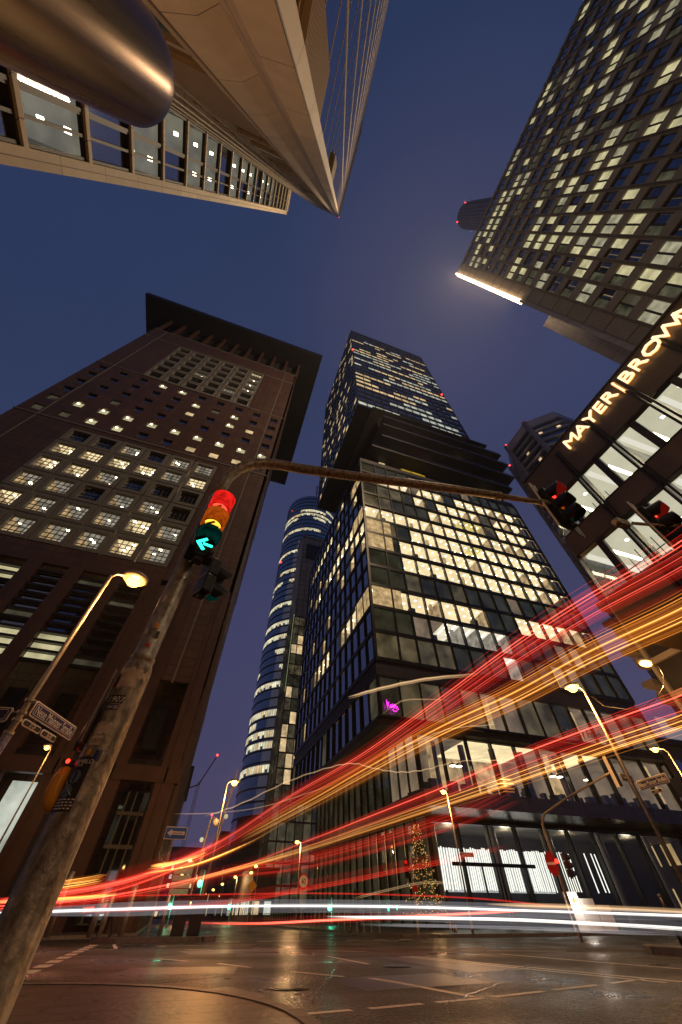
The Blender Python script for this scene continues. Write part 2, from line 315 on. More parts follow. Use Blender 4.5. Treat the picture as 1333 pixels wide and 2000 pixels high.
def windows(rt, cells, name='window', maxn=100):
    """cells: list of (centre, MB, mats, sub) ; nearest in view become parts, the rest one stuff part."""
    cells.sort(key=lambda c: ((Vector(c[0]) - CAMP).length + (0 if inview(c[0]) else 1e4)))
    for i, (c, mb, mats, sub) in enumerate(cells[:maxn]):
        o = mb.build(name, mats, rt)
        if sub: sub[0].build(sub[1], sub[2], o)
    rest = cells[maxn:]
    if rest:
        names = []; big = MB()
        for c, mb, mats, sub in rest:
            for m_, q in ((mats, mb),) + (((sub[2], sub[0]),) if sub else ()):
                m_ = m_ if isinstance(m_, (list, tuple)) else [m_]
                for x in m_:
                    if x not in names: names.append(x)
                o = len(big.v); big.v.extend(q.v); big.f.extend([tuple(i + o for i in f) for f in q.f]); big.m.extend([names.index(m_[k]) for k in q.m])
        tag(big.build(name, names, rt), kind='stuff')
def facade(rt, F, ae, ze, state, wv=.18, hz=.5, proj=.12, fmat='dframe', rooms=None, dark='glass', depth=5, spots=2, cells=None, frame='facade_frame', drop=.0):
    fr = MB(); a0, a1 = ae[0], ae[-1]
    for z in ze: fr.fbox(F, a0 - .05, a1 + .05, -.35, proj, z - hz / 2, z + hz / 2)
    for a in ae: fr.fbox(F, a - wv / 2, a + wv / 2, -.3, proj + .05, ze[0], ze[-1])
    fr.build(frame, fmat, rt)
    sp = MB(); RM = ['ceil_w', 'ceil_y', 'ceil_c', 'ceil_d', 'wall_w', 'wall_c', 'black']
    idx = {'w': 0, 'y': 1, 'c': 2, 'd': 3}
    own = cells is None
    if own: cells = []
    for k in range(len(ze) - 1):
        rm = MB()
        z0, z1 = ze[k] + hz / 2, ze[k + 1] - hz / 2
        for i in range(len(ae) - 1):
            s = state(i, k); b0, b1 = ae[i] + wv / 2, ae[i + 1] - wv / 2; o, u, n = F
            am = (b0 + b1) / 2; c = (o[0] + am * u[0], o[1] + am * u[1], (z0 + z1) / 2)
            q = MB()
            if s in idx and rooms:
                q.fbox(F, b0, b1, -.14, -.11, z0, z1)
                cells.append((c, q, ['clear'], None))
                D = -depth; e0, e1 = ae[i], ae[i + 1]; zc = z1 - drop
                rm.fquad(F, [(e0, -.36, zc), (e1, -.36, zc), (e1, D, zc), (e0, D, zc)], idx[s])
                wm = 5 if s == 'c' else 4
                if s == 'd': wm = 3
                rm.fquad(F, [(e0, D, z0 - .2), (e1, D, z0 - .2), (e1, D, zc), (e0, D, zc)], wm)
                rm.fquad(F, [(e0, -.36, z0), (e1, -.36, z0), (e1, D, z0), (e0, D, z0)], 6)
                for ee, ii in ((e0, i - 1), (e1, i + 1)):
                    if ii < 0 or ii >= len(ae) - 1 or state(ii, k) not in idx or random.random() < .08:
                        rm.fquad(F, [(ee, -.36, z0), (ee, D, z0), (ee, D, zc), (ee, -.36, zc)], wm)
                if s != 'd':
                    rr = random.Random(i * 31 + k * 7)
                    for q1 in range(spots):
                        a = e0 + (e1 - e0) * (q1 + .5) / spots
                        for dd in ((-1.0, -2.6) if rr.random() < .8 else (-1.4,)):
                            if s == 'c': sp.fbox(F, a - .08, a + .08, dd - .55, dd + .55, zc - .05, zc - .02, 1)
                            else: sp.fbox(F, a - .13, a + .13, dd - .13, dd + .13, zc - .05, zc - .02, 0)
                if rr_fur(i, k): rm.fbox(F, b0 + .2, b0 + .2 + .9, -1.3, -.6, z0, z0 + .9 + .3 * ((i * 7 + k) % 3), 6)
                if (i + k) % 5 == 0: rm.fbox(F, e1 - .9, e1 - .45, -1.9, -1.45, z0, zc, 4 if s != 'c' else 5)
            else:
                mt = {'w': 'win_w', 'c': 'win_c', 'y': 'win_w', 'd': 'win_d', 'g': 'win_gt', 'G': 'glassg', 'V': 'glassv', 'b': 'glassb'}.get(s, dark)
                q.fbox(F, b0, b1, -.14, -.11, z0, z1); cells.append((c, q, [mt], None))
        if rm.v: rm.build('office_floor', RM, rt)
    if sp.v: each(sp, 'ceiling_light', ['spot', 'spotc'], rt, SPMAX.pop(0) if SPMAX else 0)
    if own: windows(rt, cells)
SPMAX = [90, 10]
def rr_fur(i, k): return (i * 13 + k * 5) % 4 == 0
def steps(a, b, s):
    n = max(1, round(abs(b - a) / s)); return [a + (b - a) * i / n for i in range(n + 1)]
def struct(name, mb, m): return tag(mb.build(name, m), kind='structure')
def point(loc, w, c, parent, name='lamp_light', r=.15):
    l = bpy.data.lights.new(name, 'POINT'); l.energy = w; l.color = c; l.shadow_soft_size = r
    o = bpy.data.objects.new(name, l); COL.objects.link(o); off = Vector((0, 0, 0)); p = parent
    while p is not None: off += p.location; p = p.parent
    o.location = Vector(loc) - off; o.parent = parent; return o

# ------------------------------------------------------------------ ground
g = MB(); n = 24
g.add([(-400, -300, 0), (500, -300, 0), (500, 700, 0), (-400, 700, 0)], [(0, 1, 2, 3)]); struct('road', g, 'asphalt')
def arcpts(cx, cy, r, a0, a1, n=14): return [(cx + r * math.cos(R(a0 + (a1 - a0) * i / n)), cy + r * math.sin(R(a0 + (a1 - a0) * i / n))) for i in range(n + 1)]
def slab(name, poly, z=.12, kerb=.16):
    g = MB(); g.prism(poly, .001, z); struct(name, g, 'paving')
    k = MB(); P = poly + [poly[0]]
    cx = sum(p[0] for p in poly) / len(poly); cy = sum(p[1] for p in poly) / len(poly)
    for (x0, y0), (x1, y1) in zip(P, P[1:]):
        d = Vector((x1 - x0, y1 - y0)); ln = d.length
        if ln < .01: continue
        d /= ln; nn = Vector((d.y, -d.x)); m = max(1, int(ln / 1.0))
        for j in range(m):
            a = Vector((x0, y0)) + d * (ln * j / m + .004); b = Vector((x0, y0)) + d * (ln * (j + 1) / m - .004)
            k.prism([tuple(a), tuple(a + nn * kerb), tuple(b + nn * kerb), tuple(b)], .0, z + .01)
    struct('kerb', k, 'kerb')
near = [(-40, -30), (1.35, -30), (1.35, 4.6)] + arcpts(-2.4, 5.6, 3.9, -5, 92, 16) + [(-4, 9.7), (-40, 10.5)]
slab('pavement', near)
slab('pavement', [(13.4, 28.2), (15.2, 27.2), (95, 27.2), (95, 36.9), (25, 38.9), (21.9, 39), (21.9, 120), (12.9, 120), (12.9, 30)])
slab('pavement', [(-60, 31.3), (-6, 31.0), (-2.2, 33), (-1.2, 36), (-1.2, 120), (-60, 120)])
slab('pavement', [(13.2, -30), (24, -30), (24, 14.5), (20, 15.2), (16.9, 15.0), (16.5, 11.9), (13.2, 9.0)])
g = MB(); isl = [(-1.6, 26.75)] + [(2.2, 26.75), (2.75, 27.2), (2.75, 27.9), (2.2, 28.4)] + [(-1.6, 28.6), (-2.6, 27.7)]
slab('traffic_island', isl, .15)
slab('traffic_island', [(15.6, 14.0), (15.0, 13.2), (15.1, 12.0), (16.2, 11.9), (16.9, 13), (17, 14.1), (16.4, 14.6)], .15)
k = MB()
def dash(x0, y0, x1, y1, w=.12, m=None):
    d = Vector((x1 - x0, y1 - y0)).normalized(); nn = Vector((d.y, -d.x)) * w / 2
    k.add([(x0 - nn.x, y0 - nn.y, .004), (x0 + nn.x, y0 + nn.y, .004), (x1 + nn.x, y1 + nn.y, .004), (x1 - nn.x, y1 - nn.y, .004)], [(0, 1, 2, 3)])
for a in [(.3, 6.72, .62, 6.76), (.9, 6.78, 1.58, 6.86), (1.85, 6.98, 2.57, 7.06), (2.82, 7.08, 3.63, 7.2), (3.87, 7.24, 4.66, 7.36), (4.88, 7.4, 6.0, 7.66), (6.25, 7.72, 7.4, 8.0), (7.8, 8.1, 8.9, 8.4)]: dash(*a, w=.13)
for a in [(2.98, 11.88, 3.71, 10.6), (1.7, 14.4, 2.3, 13.1), (0.3, 16.5, 1.0, 15.4), (4.3, 9.45, 4.62, 7.5), (4.1, 10.2, 4.3, 9.45), (7.34, 15.08, 9.19, 7.85), (7.05, 15.05, 8.8, 7.85), (5.04, 15.9, 5.2, 13.0), (10.5, 15, 11.4, 9.5), (6.9, 17.5, 4.2, 19.5), (11, 16.5, 13.5, 15.5), (9.8, 19.5, 12.4, 18.9), (3.6, 19.4, 1.2, 20.6), (6, 22.5, 9.5, 22.3), (0.2, 23.5, 4.2, 23.2), (8, 25.2, 12, 25.0), (-1.2, 22, -1.5, 25.3)]: dash(*a, w=.14)
for j in range(9):
    t = j / 9; dash(-2.3 + .05 * t, 13.2 + 12.5 * t, -2.3 + .05 * (t + .07), 13.2 + 12.5 * (t + .07), .32)
for j in range(7): dash(3.2 + j * 1.5, 26.0, 3.9 + j * 1.5, 26.0, .35)
struct('road_marking', k, 'paint')
k = MB()
for x0, y0, x1, y1, r_ in ((3.4, 8.6, 5.9, 10.4, .1), (-.6, 12.4, 1.8, 14.0, -.2), (6.5, 10.5, 8.2, 15.0, .05), (1.2, 18, 5, 20, .15), (1.0, 8.2, 1.9, 9.6, .3)):
    d = Vector((math.cos(r_), math.sin(r_))); e_ = Vector((-d.y, d.x)); w_, h_ = x1 - x0, y1 - y0
    k.add([(x0, y0, .002), (x0 + d.x * w_, y0 + d.y * w_, .002), (x0 + d.x * w_ + e_.x * h_, y0 + d.y * w_ + e_.y * h_, .002), (x0 + e_.x * h_, y0 + e_.y * h_, .002)], [(0, 1, 2, 3)])
struct('road_patch', k, mat('asphalt_patch', (.008, .007, .006), .32, c2=(.03, .026, .022), scale=18, bump=1, bscale=26))
k = MB(); rk = random.Random(11)
for s_ in ((-.3, 10.2, 3.3, 12.6), (3.8, 7.0, 6.2, 8.9), (2.2, 7.6, 4.6, 13.5), (5.5, 9.4, 9, 11.5)):
    p = Vector((s_[0], s_[1])); q = Vector((s_[2], s_[3])); n_ = 26; pts = []
    for i in range(n_ + 1): pts.append(p.lerp(q, i / n_) + Vector((rk.uniform(-.05, .05), rk.uniform(-.05, .05))))
    for u_, v_ in zip(pts, pts[1:]):
        d = (v_ - u_).normalized() * 1; nn = Vector((-d.y, d.x)) * .014; k.add([(*(u_ - nn), .0065), (*(v_ - nn), .0065), (*(v_ + nn), .0065), (*(u_ + nn), .0065)], [(0, 1, 2, 3)])
struct('tar_seam', k, mat('tar', (.003, .003, .003), .25))
for x, y in ((2.3, 9.3), (5.6, 12.2)):
    k = MB(); k.cyl(x, y, .001, .012, .34, n=32); k.cyl(x, y, .012, .018, .27, n=32)
    o = k.build('manhole_cover', mat('cast_iron', (.03, .028, .025), .35, .8, bump=1, bscale=25)); tag(o, 'round iron manhole cover ' + ('nearer the camera' if x < 3 else 'farther right in the junction'), 'manhole cover')

# ------------------------------------------------------------------ left: dark red granite tower with overhanging roof
jc = root('office_tower', (-20.8, 60, 0), 'dark red granite tower with a wide flat overhanging black roof and gridded windows', 'tower')
b = MB(); b.box(-40.2, -1.4, 40.6, 77.9, 15.2, 103.1); b.box(-40.3, -40.2, 36.9, 78, 15.2, 103.2); b.box(-40.2, -1.8, 36.95, 40.5, 102.9, 103.15); b.box(-40.3, -1.3, 40, 78, 0, 15.2)
b.build('core', 'granite', jc)
FJ = ((-40.3, 36.5, 0), (1, 0, 0), (0, -1, 0)); FS = ((-1.3, 36.5, 0), (0, 1, 0), (1, 0, 0))
w = MB(); cells = []; gl = MB()
pitch = 3.9; bx = [i * 3.9 for i in range(11)]
blockX0, blockX1 = 8.6, 30.9   # in wall coordinate a
def wallbox(a0, a1, z0, z1): w.fbox(FJ, a0, a1, -.4, 0, z0, z1)
# window blocks of six by six
def block(z0, rows, rp, litf):
    cw = (blockX1 - blockX0) / 6
    for r in range(rows):
        for c in range(6):
            a = blockX0 + c * cw; z = z0 + r * rp; s = litf(c, r)
            q = MB(); q.fbox(FJ, a + .62, a + cw - .62, -.50, -.46, z + .62, z + rp - .62)
            f = MB()
            for (p0, p1, y0, y1) in ((.10, .62, .10, rp - .10), (cw - .62, cw - .10, .10, rp - .10), (.62, cw - .62, .10, .62), (.62, cw - .62, rp - .62, rp - .10)):
                f.fbox(FJ, a + p0, a + p1, -.45, .06, z + y0, z + y1, 0)
            iw = cw - 1.24; ih = rp - 1.24
            for j in range(1, 4): f.fbox(FJ, a + .62 + iw * j / 4 - .035, a + .62 + iw * j / 4 + .035, -.455, -.37, z + .62, z + rp - .62, 1)
            for j in range(1, 4): f.fbox(FJ, a + .62, a + cw - .62, -.455, -.375, z + .62 + ih * j / 4 - .035, z + .62 + ih * j / 4 + .035, 1)
            o = FJ[0]
            if s:
                rm = MB()
                # room behind clear glass, its light put into ceiling and wall emission
                b0, b1, y0, y1 = a + .5, a + cw - .5, z + .5, z + rp - .5
                rm.fquad(FJ, [(b0, -.52, y1), (b1, -.52, y1), (b1, -3.6, y1), (b0, -3.6, y1)], 0 if s == 1 else 2)
                rm.fquad(FJ, [(b0, -3.6, y0), (b1, -3.6, y0), (b1, -3.6, y1), (b0, -3.6, y1)], 1)
                for e_ in (b0, b1): rm.fquad(FJ, [(e_, -.52, y0), (e_, -3.6, y0), (e_, -3.6, y1), (e_, -.52, y1)], 1)
                rm.fquad(FJ, [(b0, -.52, y0), (b1, -.52, y0), (b1, -3.6, y0), (b0, -3.6, y0)], 3)
                rr = random.Random(c * 9 + r + z0)
                for j in range(3 if s == 1 else 2):
                    xx = b0 + (b1 - b0) * rr.uniform(.15, .85); dd = -rr.uniform(.8, 2.6)
                    sp.fbox(FJ, xx - .16, xx + .16, dd - .16, dd + .16, y1 - .06, y1 - .02)
            if s: rm.build('lit_room', ['ceil_w', 'wall_w', 'wall_c', 'black'], jc)
            cells.append(((o[0] + a + cw / 2, o[1], z + rp / 2), q, ['clear' if s else 'glass'], (f, 'window_frame', ['jgrey', 'muntin'])))
rm = MB(); sp = MB()
lit1 = {(0, 4): 1, (1, 4): 1, (2, 4): 1, (3, 3): 0, (3, 4): 1, (4, 4): 2, (5, 4): 1, (0, 3): 1, (1, 3): 1, (2, 3): 2, (4, 3): 0, (1, 1): 2, (2, 1): 2, (3, 1): 2, (4, 2): 2, (5, 1): 2, (0, 2): 2, (1, 2): 2, (0, 1): 1, (2, 0): 2, (3, 0): 2, (4, 0): 1, (5, 0): 2, (3, 2): 2, (4, 1): 1, (1, 0): 2, (2, 5): 2, (4, 5): 2, (5, 5): 2, (3, 5): 0}
block(27.6, 6, 3.72, lambda c, r: lit1.get((c, r), 0))
block(74.4, 6, 3.58, lambda c, r: {(5, 5): 1, (5, 4): 2, (2, 2): 2, (4, 1): 2, (5, 2): 2, (5, 3): 2}.get((c, r), 0))
wallbox(0, 8.6, 15.2, 51.0); wallbox(30.9, 39, 15.2, 51.0)
wallbox(0, 8.6, 74.0, 103.2); wallbox(30.9, 39, 74.0, 103.2); wallbox(8.6, 30.9, 96.0, 103.2); wallbox(8.6, 30.9, 26.0, 27.6); wallbox(8.6, 30.9, 50.0, 51.0); wallbox(8.6, 30.9, 74.0, 74.4)
# six storeys of small square windows
rp = 23 / 6.0
litrow = {(1, 1): 1, (3, 1): 1, (4, 1): 1, (5, 1): 1, (6, 1): 1, (7, 1): 1, (8, 1): 1, (9, 1): 1, (3, 0): 1, (6, 0): 2, (7, 0): 2, (8, 0): 2, (2, 1): 1, (4, 5): 1, (5, 4): 1, (7, 4): 1, (3, 5): 1, (1, 0): 3, (0, 0): 3, (0, 1): 3, (2, 0): 1, (7, 3): 1, (8, 3): 2, (5, 3): 2, (2, 2): 3, (6, 4): 3}
for r in range(6):
    z = 51.0 + r * rp
    for c in range(10):
        a = c * 3.9; x0, x1 = a + 1.15, a + 2.75; z0, z1 = z + 1.1, z + 2.75
        if c == 0: wallbox(a, x0, z, z + rp)
        else: wallbox(a - 1.15, x0, z, z + rp)
        wallbox(x0, x1, z, z0); wallbox(x0, x1, z1, z + rp)
        s = litrow.get((c, r), 0)
        q = MB(); q.fbox(FJ, x0, x1, -.36, -.32, z0, z1)
        f = MB(); f.fbox(FJ, x0, x1, -.31, -.2, z0, z0 + .08); f.fbox(FJ, x0, x0 + .06, -.31, -.2, z0 + .08, z1); f.fbox(FJ, x1 - .06, x1, -.31, -.2, z0 + .08, z1)
        cells.append(((-40.3 + a + 2, 36.5, z + 1.9), q, [{0: 'glass', 1: 'win_gt', 2: 'win_w', 3: 'win_d'}[s]], (f, 'window_frame', ['muntin'])))
        if s == 1: sp.fbox(FJ, x0 + .3, x0 + .6, -.312, -.25, z1 - .35, z1 - .12)
wallbox(37.85, 39, 51, 74)
w.build('wall', 'granite', jc); each(sp, 'ceiling_light', 'spot', jc)
# mortar like cornice lines
t = MB()
for z in (51.0, 74.2, 96.2, 103.0): t.fbox(FJ, -.05, 39.05, 0, .12, z - .12, z + .12)
for z in (51.0, 74.2, 103.0): t.fbox(FS, 0, 41, 0, .12, z - .12, z + .12)
t.fbox(FJ, 35.9, 36.05, 0, .06, 15, 103); t.fbox(FJ, 3.0, 3.15, 0, .06, 15, 103)
t.build('string_course', 'jgrey', jc)
sd = MB(); sd.box(-1.3 - .4, -1.3, 36.5, 78, 15.2, 103.2); sd.build('side_wall', 'granite', jc)
# louvred tall bays
lv = MB(); pr = MB(); pn = []
for c in range(10):
    ce = 24.4 + (c - 6) * 3.93
    a0, a1 = ce - 1.28, ce + 1.28
    pr.fbox(FJ, a1, a1 + 1.37, -.55, .05, 0, 26.0); pr.fbox(FJ, a1 + .5, a1 + .62, .05, .12, 0, 26)
    if c == 0: pr.fbox(FJ, 0, a0, -.5, .05, 0, 26)
    pr.fbox(FJ, a0, a1, -.5, 0, 25.2, 26.0)
    for j in range(11):
        z = 15.4 + j * .9; lv.fbox(FJ, a0, a1, -.45, -.12, z - .12, z + .12)
        s = 1 if (j < 3 and c in (3, 4, 5, 6)) else (1 if (j in (8, 9) and c in (3, 4)) else (2 if (j * 5 + c * 3) % 7 == 0 else 0))
        if c == 8 and j in (1, 2, 8): s = 1
        if j < 10:
            q = MB(); q.fbox(FJ, a0, a1, -.62, -.58, z + .12, z + .78)
            pn.append(((-40.3 + ce, 36.5, z), q, [{0: 'glass', 1: 'win_gt', 2: 'win_d'}[s]], None))
            if s == 1: sp2 = MB()
    lv.fbox(FJ, a0, a1, -.3, .02, 8.6, 9.0)
    lv.fbox(FJ, a0 + .2, a0 + 1.6, -1.6, -1.4, 10.0, 13.5)
    q = MB(); q.fbox(FJ, a0 + .3, a1 - .3, -1.95, -1.9, .4, 7.4)
    pn.append(((-40.3 + ce, 36.5, 4), q, ['win_c' if c in (4, 7) else 'glass'], None))
pr.fbox(FJ, -0.1, 39.1, -.5, .12, 7.6, 8.6)
pr.build('pillar', 'granite_p', jc); each(lv, 'louvre', 'dframe', jc)
sv = MB()
for j in range(28): sv.box(-1.3, -1.1, 37 + j * 1.45, 37.25 + j * 1.45, 0.1, 25)
sv.build('side_fins', 'granite_p', jc)
windows(jc, cells + pn)
r = MB(); r.box(-47.1, 4.8, 31.9, 83.8, 113.6, 115.4); r.build('roof', 'roofdark', jc)
a = MB(); a.box(-38.5, -3.2, 38.4, 76, 103.2, 113.6); a.build('attic', 'dsoffit', jc)
p = MB()
for i in range(11): p.box(-40.2 + i * 3.86, -39.6 + i * 3.86, 36.6, 37.3, 103.2, 113.6)
for i in range(1, 11): p.box(-2.0, -1.4, 36.6 + i * 3.9, 37.2 + i * 3.9, 103.2, 113.6)
p.build('roof_post', 'granite_p', jc)

# ------------------------------------------------------------------ centre: glass tower with shifted middle floors
om = root('glass_tower', (38, 58, 0), 'tall glass tower with shifted middle storeys and warmly lit office floors', 'tower')
FO = ((17.2, 37, 0), (1, 0, 0), (0, -1, 0)); FL = ((17.2, 37, 0), (0, 1, 0), (-1, 0, 0))
aeF = [0, 3.45] + [3.45 + i * 2.7 for i in range(1, 15)]
zeL = [21.2 + i * 3.79 for i in range(13)]
pat = [  # bottom floor first; letters: w warm y yellow c cool d dim G dark green . dark
 'VVVVGGGcGGddGGG', 'GGddccccGGGddGG', 'wwwwwwwGGwwwwww', 'GGVGGVGGGdGGVGG', 'GGwwwwwwwwwwwww', 'VGwwwwwwwwwwwww',
 'VVGwwwwwywwwwww', 'wwwwwwwwwwwwwww', 'VVGGGwwwyyVwwww', 'GVVGwGwwwwVdwww', 'wwwwdwwGwwwwwww', 'GGGGdGdGGdGGGGG']
facade(om, FO, aeF, zeL, lambda i, k: pat[k][i], wv=.22, hz=.5, rooms=True, depth=6, spots=2)
aeS = steps(0, 41, 2.7); rl = random.Random(3)
sideL = {(i, k): ('w' if (k in (2, 7, 10) and i > 0 and rl.random() < .6) or rl.random() < .14 else 'b') for i in range(20) for k in range(14)}
sideL[(0, 2)] = 'w'; sideL[(1, 2)] = 'w'; sideL[(2, 2)] = 'w'; sideL[(3, 2)] = 'w'; sideL[(4, 2)] = 'w'
cl = []
facade(om, FL, aeS, zeL, lambda i, k: sideL[(i, k)], wv=.16, hz=.5, rooms=True, depth=5, spots=1, cells=cl, frame='facade_frame', proj=.06)
b = MB(); b.box(23.4, 52, 43.3, 77, 21, 66.5); b.box(17.4, 58.3, 77, 78, 21, 66.6); b.box(57.4, 58.4, 37.4, 78, 21, 66.6)
b.box(17.25, 58.4, 36.9, 78, 66.7, 68.0); b.box(17.3, 58.4, 37.1, 78, 20.5, 21.0)
b.build('core', 'dsoffit', om)
# upper shaft
FU = ((17.95, 37, 0), (1, 0, 0), (0, -1, 0)); FUL = ((17.95, 37, 0), (0, 1, 0), (-1, 0, 0))
aeU = [0, 3.2] + [3.2 + i * 2.76 for i in range(1, 14)]; zeU = [99 + i * 3.79 for i in range(25)]
ru = random.Random(5); U = {}
for k in range(24):
    run = 0; ch = 'n'
    for i in range(15):
        if run <= 0:
            run = ru.randint(1, 5); p_ = .70 if k in (4, 5, 8, 9, 10, 12, 15, 16, 19, 20) else .38
            ch = ('w' if ru.random() < .68 else 'c') if ru.random() < p_ else ('n' if ru.random() < .5 else 'b')
            if k in (0, 1, 2) and ch == 'w': ch = 'c'
            if k > 21: ch = 'b'
        U[(i, k)] = ch if ru.random() > .1 else 'b'; run -= 1
for i in range(5): U[(i, 15)] = 'w'
for i in range(4): U[(i, 7)] = 'w'
for i in range(3): U[(i, 5)] = 'w'
facade(om, FU, aeU, zeU, lambda i, k: U[(i, k)], wv=.2, hz=1.5, rooms=None, dark='glassb', cells=cl, proj=.08)
facade(om, FUL, steps(0, 42, 2.7), zeU, lambda i, k: (('w' if ru.random() < .6 else 'd') if ru.random() < .30 else 'b'), wv=.14, hz=.9, rooms=None, dark='glassb', cells=cl, proj=.05)
b = MB(); b.box(18.3, 55.8, 37.4, 79, 98.6, 190); b.build('upper_core', 'dsoffit', om)
b = MB(); b.box(17.8, 56.1, 36.85, 79.1, 98.4, 98.95); b.box(17.9, 56.0, 36.9, 79.05, 190.05, 191.0); each(b, 'roof_slab', 'dframe', om)
windows(om, cl, maxn=1)
# shifted middle tiers with terraces
ti = [(68, 74.3, 20.5, 60.2, 36.2), (74.3, 80.2, 23.5, 63.2, 35.6), (80.2, 87.2, 24.5, 64.2, 35.6), (87.2, 93.2, 25.5, 64.3, 35.8), (93.2, 98.4, 22.5, 61.5, 36.2)]
s = MB(); gl = MB(); ra = MB(); lit = MB()
for j, (z0, z1, x0, x1, y0) in enumerate(ti):
    s.box(x0 - .2, x1 + .3, y0 - .2, 78, z1 - .5, z1 + (.0 if j == 4 else .25)); s.box(x0 + 3, x1 - 3, y0 + 4.2, 76, z0 + .26, z1 - .5, 1)
    gl.box(x0 + 2.6, x1 - 2.6, y0 + 3.4, y0 + 3.46, z0 + .3, z1 - .6)
    if j < 4: ra.box(x0, x1, y0 - .05, y0 - .02, z1 + .26, z1 + 1.4); ra.box(x1 + .12, x1 + .15, y0, 60, z1 + .26, z1 + 1.4)
    for q in range(14):
        xx = x0 + 3 + q * 2.7
        if (q * 7 + j * 5) % 11 == 0: lit.box(xx, xx + 1.6, y0 + 3.30, y0 + 3.36, z0 + 3.6, z1 - .9)
s.build('terrace_slab', ['dsoffit', 'black'], om); gl.build('terrace_glazing', 'glass', om); ra.build('glass_railing', 'clear2', om); lit.build('terrace_window', 'win_w', om)
h = MB(); h.box(34.0, 36.4, 38.85, 38.95, 77.0, 78.3); h.build('red_panel', emat('red_interior', (1, .05, .03), .5), om)
h = MB(); h.box(29, 35.6, 38.8, 38.95, 69.8, 72.2); h.build('yellow_interior', emat('yellow_interior_light', (1, .62, .05), .45, (.1, 1.6), 1.0), om)
# podium
b = MB(); b.box(17.1, 58.6, 36.9, 78, 19.2, 20.45); b.box(17.2, 58.5, 37.4, 78, 14.1, 14.7)
b.box(24, 58.4, 46, 77, .2, 14.1); b.box(17.6, 58.4, 44.5, 77.5, 14.7, 19.2); b.build('podium', 'dsoffit', om)
cl = []
facade(om, FO, steps(0, 41.2, 2.7), [14.8, 19.1], lambda i, k: 'd' if i in (5, 6, 10, 11, 12) else 'V' if i % 3 else 'G', wv=.1, hz=.2, rooms=True, depth=5, spots=1, cells=cl)
facade(om, FL, aeS, [14.8, 19.1], lambda i, k: 'b' if i % 7 else 'd', wv=.08, hz=.2, rooms=None, dark='glassb', cells=cl)
FG = ((21.9, 38.6, 0), (1, 0, 0), (0, -1, 0)); FGL = ((21.9, 38.6, 0), (0, 1, 0), (-1, 0, 0))
# cafe floor
facade(om, FG, steps(0, 36.4, 3.3), [8.9, 14.1], lambda i, k: 'ddwwwddwddd'[i], wv=.2, hz=.15, rooms=True, depth=7, spots=0, cells=cl)
facade(om, FGL, steps(0, 38, 2.4), [.3, 14.1], lambda i, k: 'G', wv=.2, hz=.2, rooms=None, dark='glassg', cells=cl)
# lobby
facade(om, FG, steps(0, 36.4, 3.3), [.35, 6.7], lambda i, k: 'X', wv=.18, hz=.12, rooms=None, cells=[], frame='lobby_frame')
gq = MB(); gq.fbox(FG, 0, 36.4, -.12, -.1, .4, 6.6); gq.build('lobby_glass', 'clear2', om)
fr = MB(); fr.fbox(FG, 2, 11, .02, .2, 3.75, 4.0)
for a in (5, 6.9, 7.3, 9.3): fr.fbox(FG, a, a + .12, .05, .2, .3, 3.75)
fr.build('lobby_door', 'dframe', om)
windows(om, cl, maxn=1)
cn = MB(); cn.add([(20.3, 35.4, 7.3), (60, 35.4, 7.3), (60, 38.7, 7.0), (20.3, 38.7, 7.0), (20.3, 35.4, 8.5), (60, 35.4, 8.5), (60, 38.7, 8.7), (20.3, 38.7, 8.7)], BOXF)
cn.add([(20.2, 35.4, 7.3), (21.8, 38.7, 7.1), (21.8, 75, 7.1), (20.2, 75, 7.3), (20.2, 35.4, 8.5), (21.8, 38.7, 8.7), (21.8, 75, 8.7), (20.2, 75, 8.5)], BOXF)
cn.build('canopy', mat('canopy_metal', (.10, .08, .075), .3, .6, c2=(.14, .11, .10), scale=.7), om)
lb = MB(); lb.fquad(FG, [(0, -8, .3), (36.4, -8, .3), (36.4, -8, 7), (0, -8, 7)], 0); lb.fquad(FG, [(0, 0, 6.8), (36.4, 0, 6.8), (36.4, -8, 6.8), (0, -8, 6.8)], 1); lb.fquad(FG, [(0, -.1, .3), (36.4, -.1, .3), (36.4, -8, .3), (0, -8, .3)], 0)
for a in (1.0, 8.0, 15, 22, 29): lb.cyl(21.9 + a + .5, 40.6, .3, 6.8, .45, n=14, mi=2)
for lx in (26, 33, 41, 50):
    point((lx, 41.5, 6.2), 120, (1, .9, .72), om, 'lobby_light', .5)
lb.build('lobby_interior', [mat('lobby_wall', (.32, .30, .26), .4), mat('lobby_ceiling', (.22, .20, .17), .5), mat('lobby_column', (.4, .4, .42), .4)], om)
led = MB(); rl = random.Random(9)
x = 23.4
while x < 47:
    if x < 38.5: st = .29
    elif x < 41: st = .34
    else: st = .9 if x < 44 else .6
    if x < 41 or 43 < x < 45.5: led.box(x, x + (.13 if x < 36 else .10), 42.1, 42.15, 2.35 + .12 * rl.random(), 5.25 + .14 * rl.random())
    x += st * rl.uniform(.8, 1.2)
led.build('led_curtain', 'led', om)
lw = MB(); lw.box(23.4, 38.0, 42.5, 42.56, 2.3, 5.3); lw.build('led_backdrop', 'ledd', om)
ll = bpy.data.lights.new('led_light', 'AREA'); ll.shape = 'RECTANGLE'; ll.size = 15; ll.size_y = 2.8; ll.energy = 420; ll.color = (.8, .88, 1)
lo = bpy.data.objects.new('led_light', ll); COL.objects.link(lo); lo.parent = om; lo.location = Vector((31, 41.9, 3.8)) - om.location; lo.rotation_euler = (R(90), 0, 0)
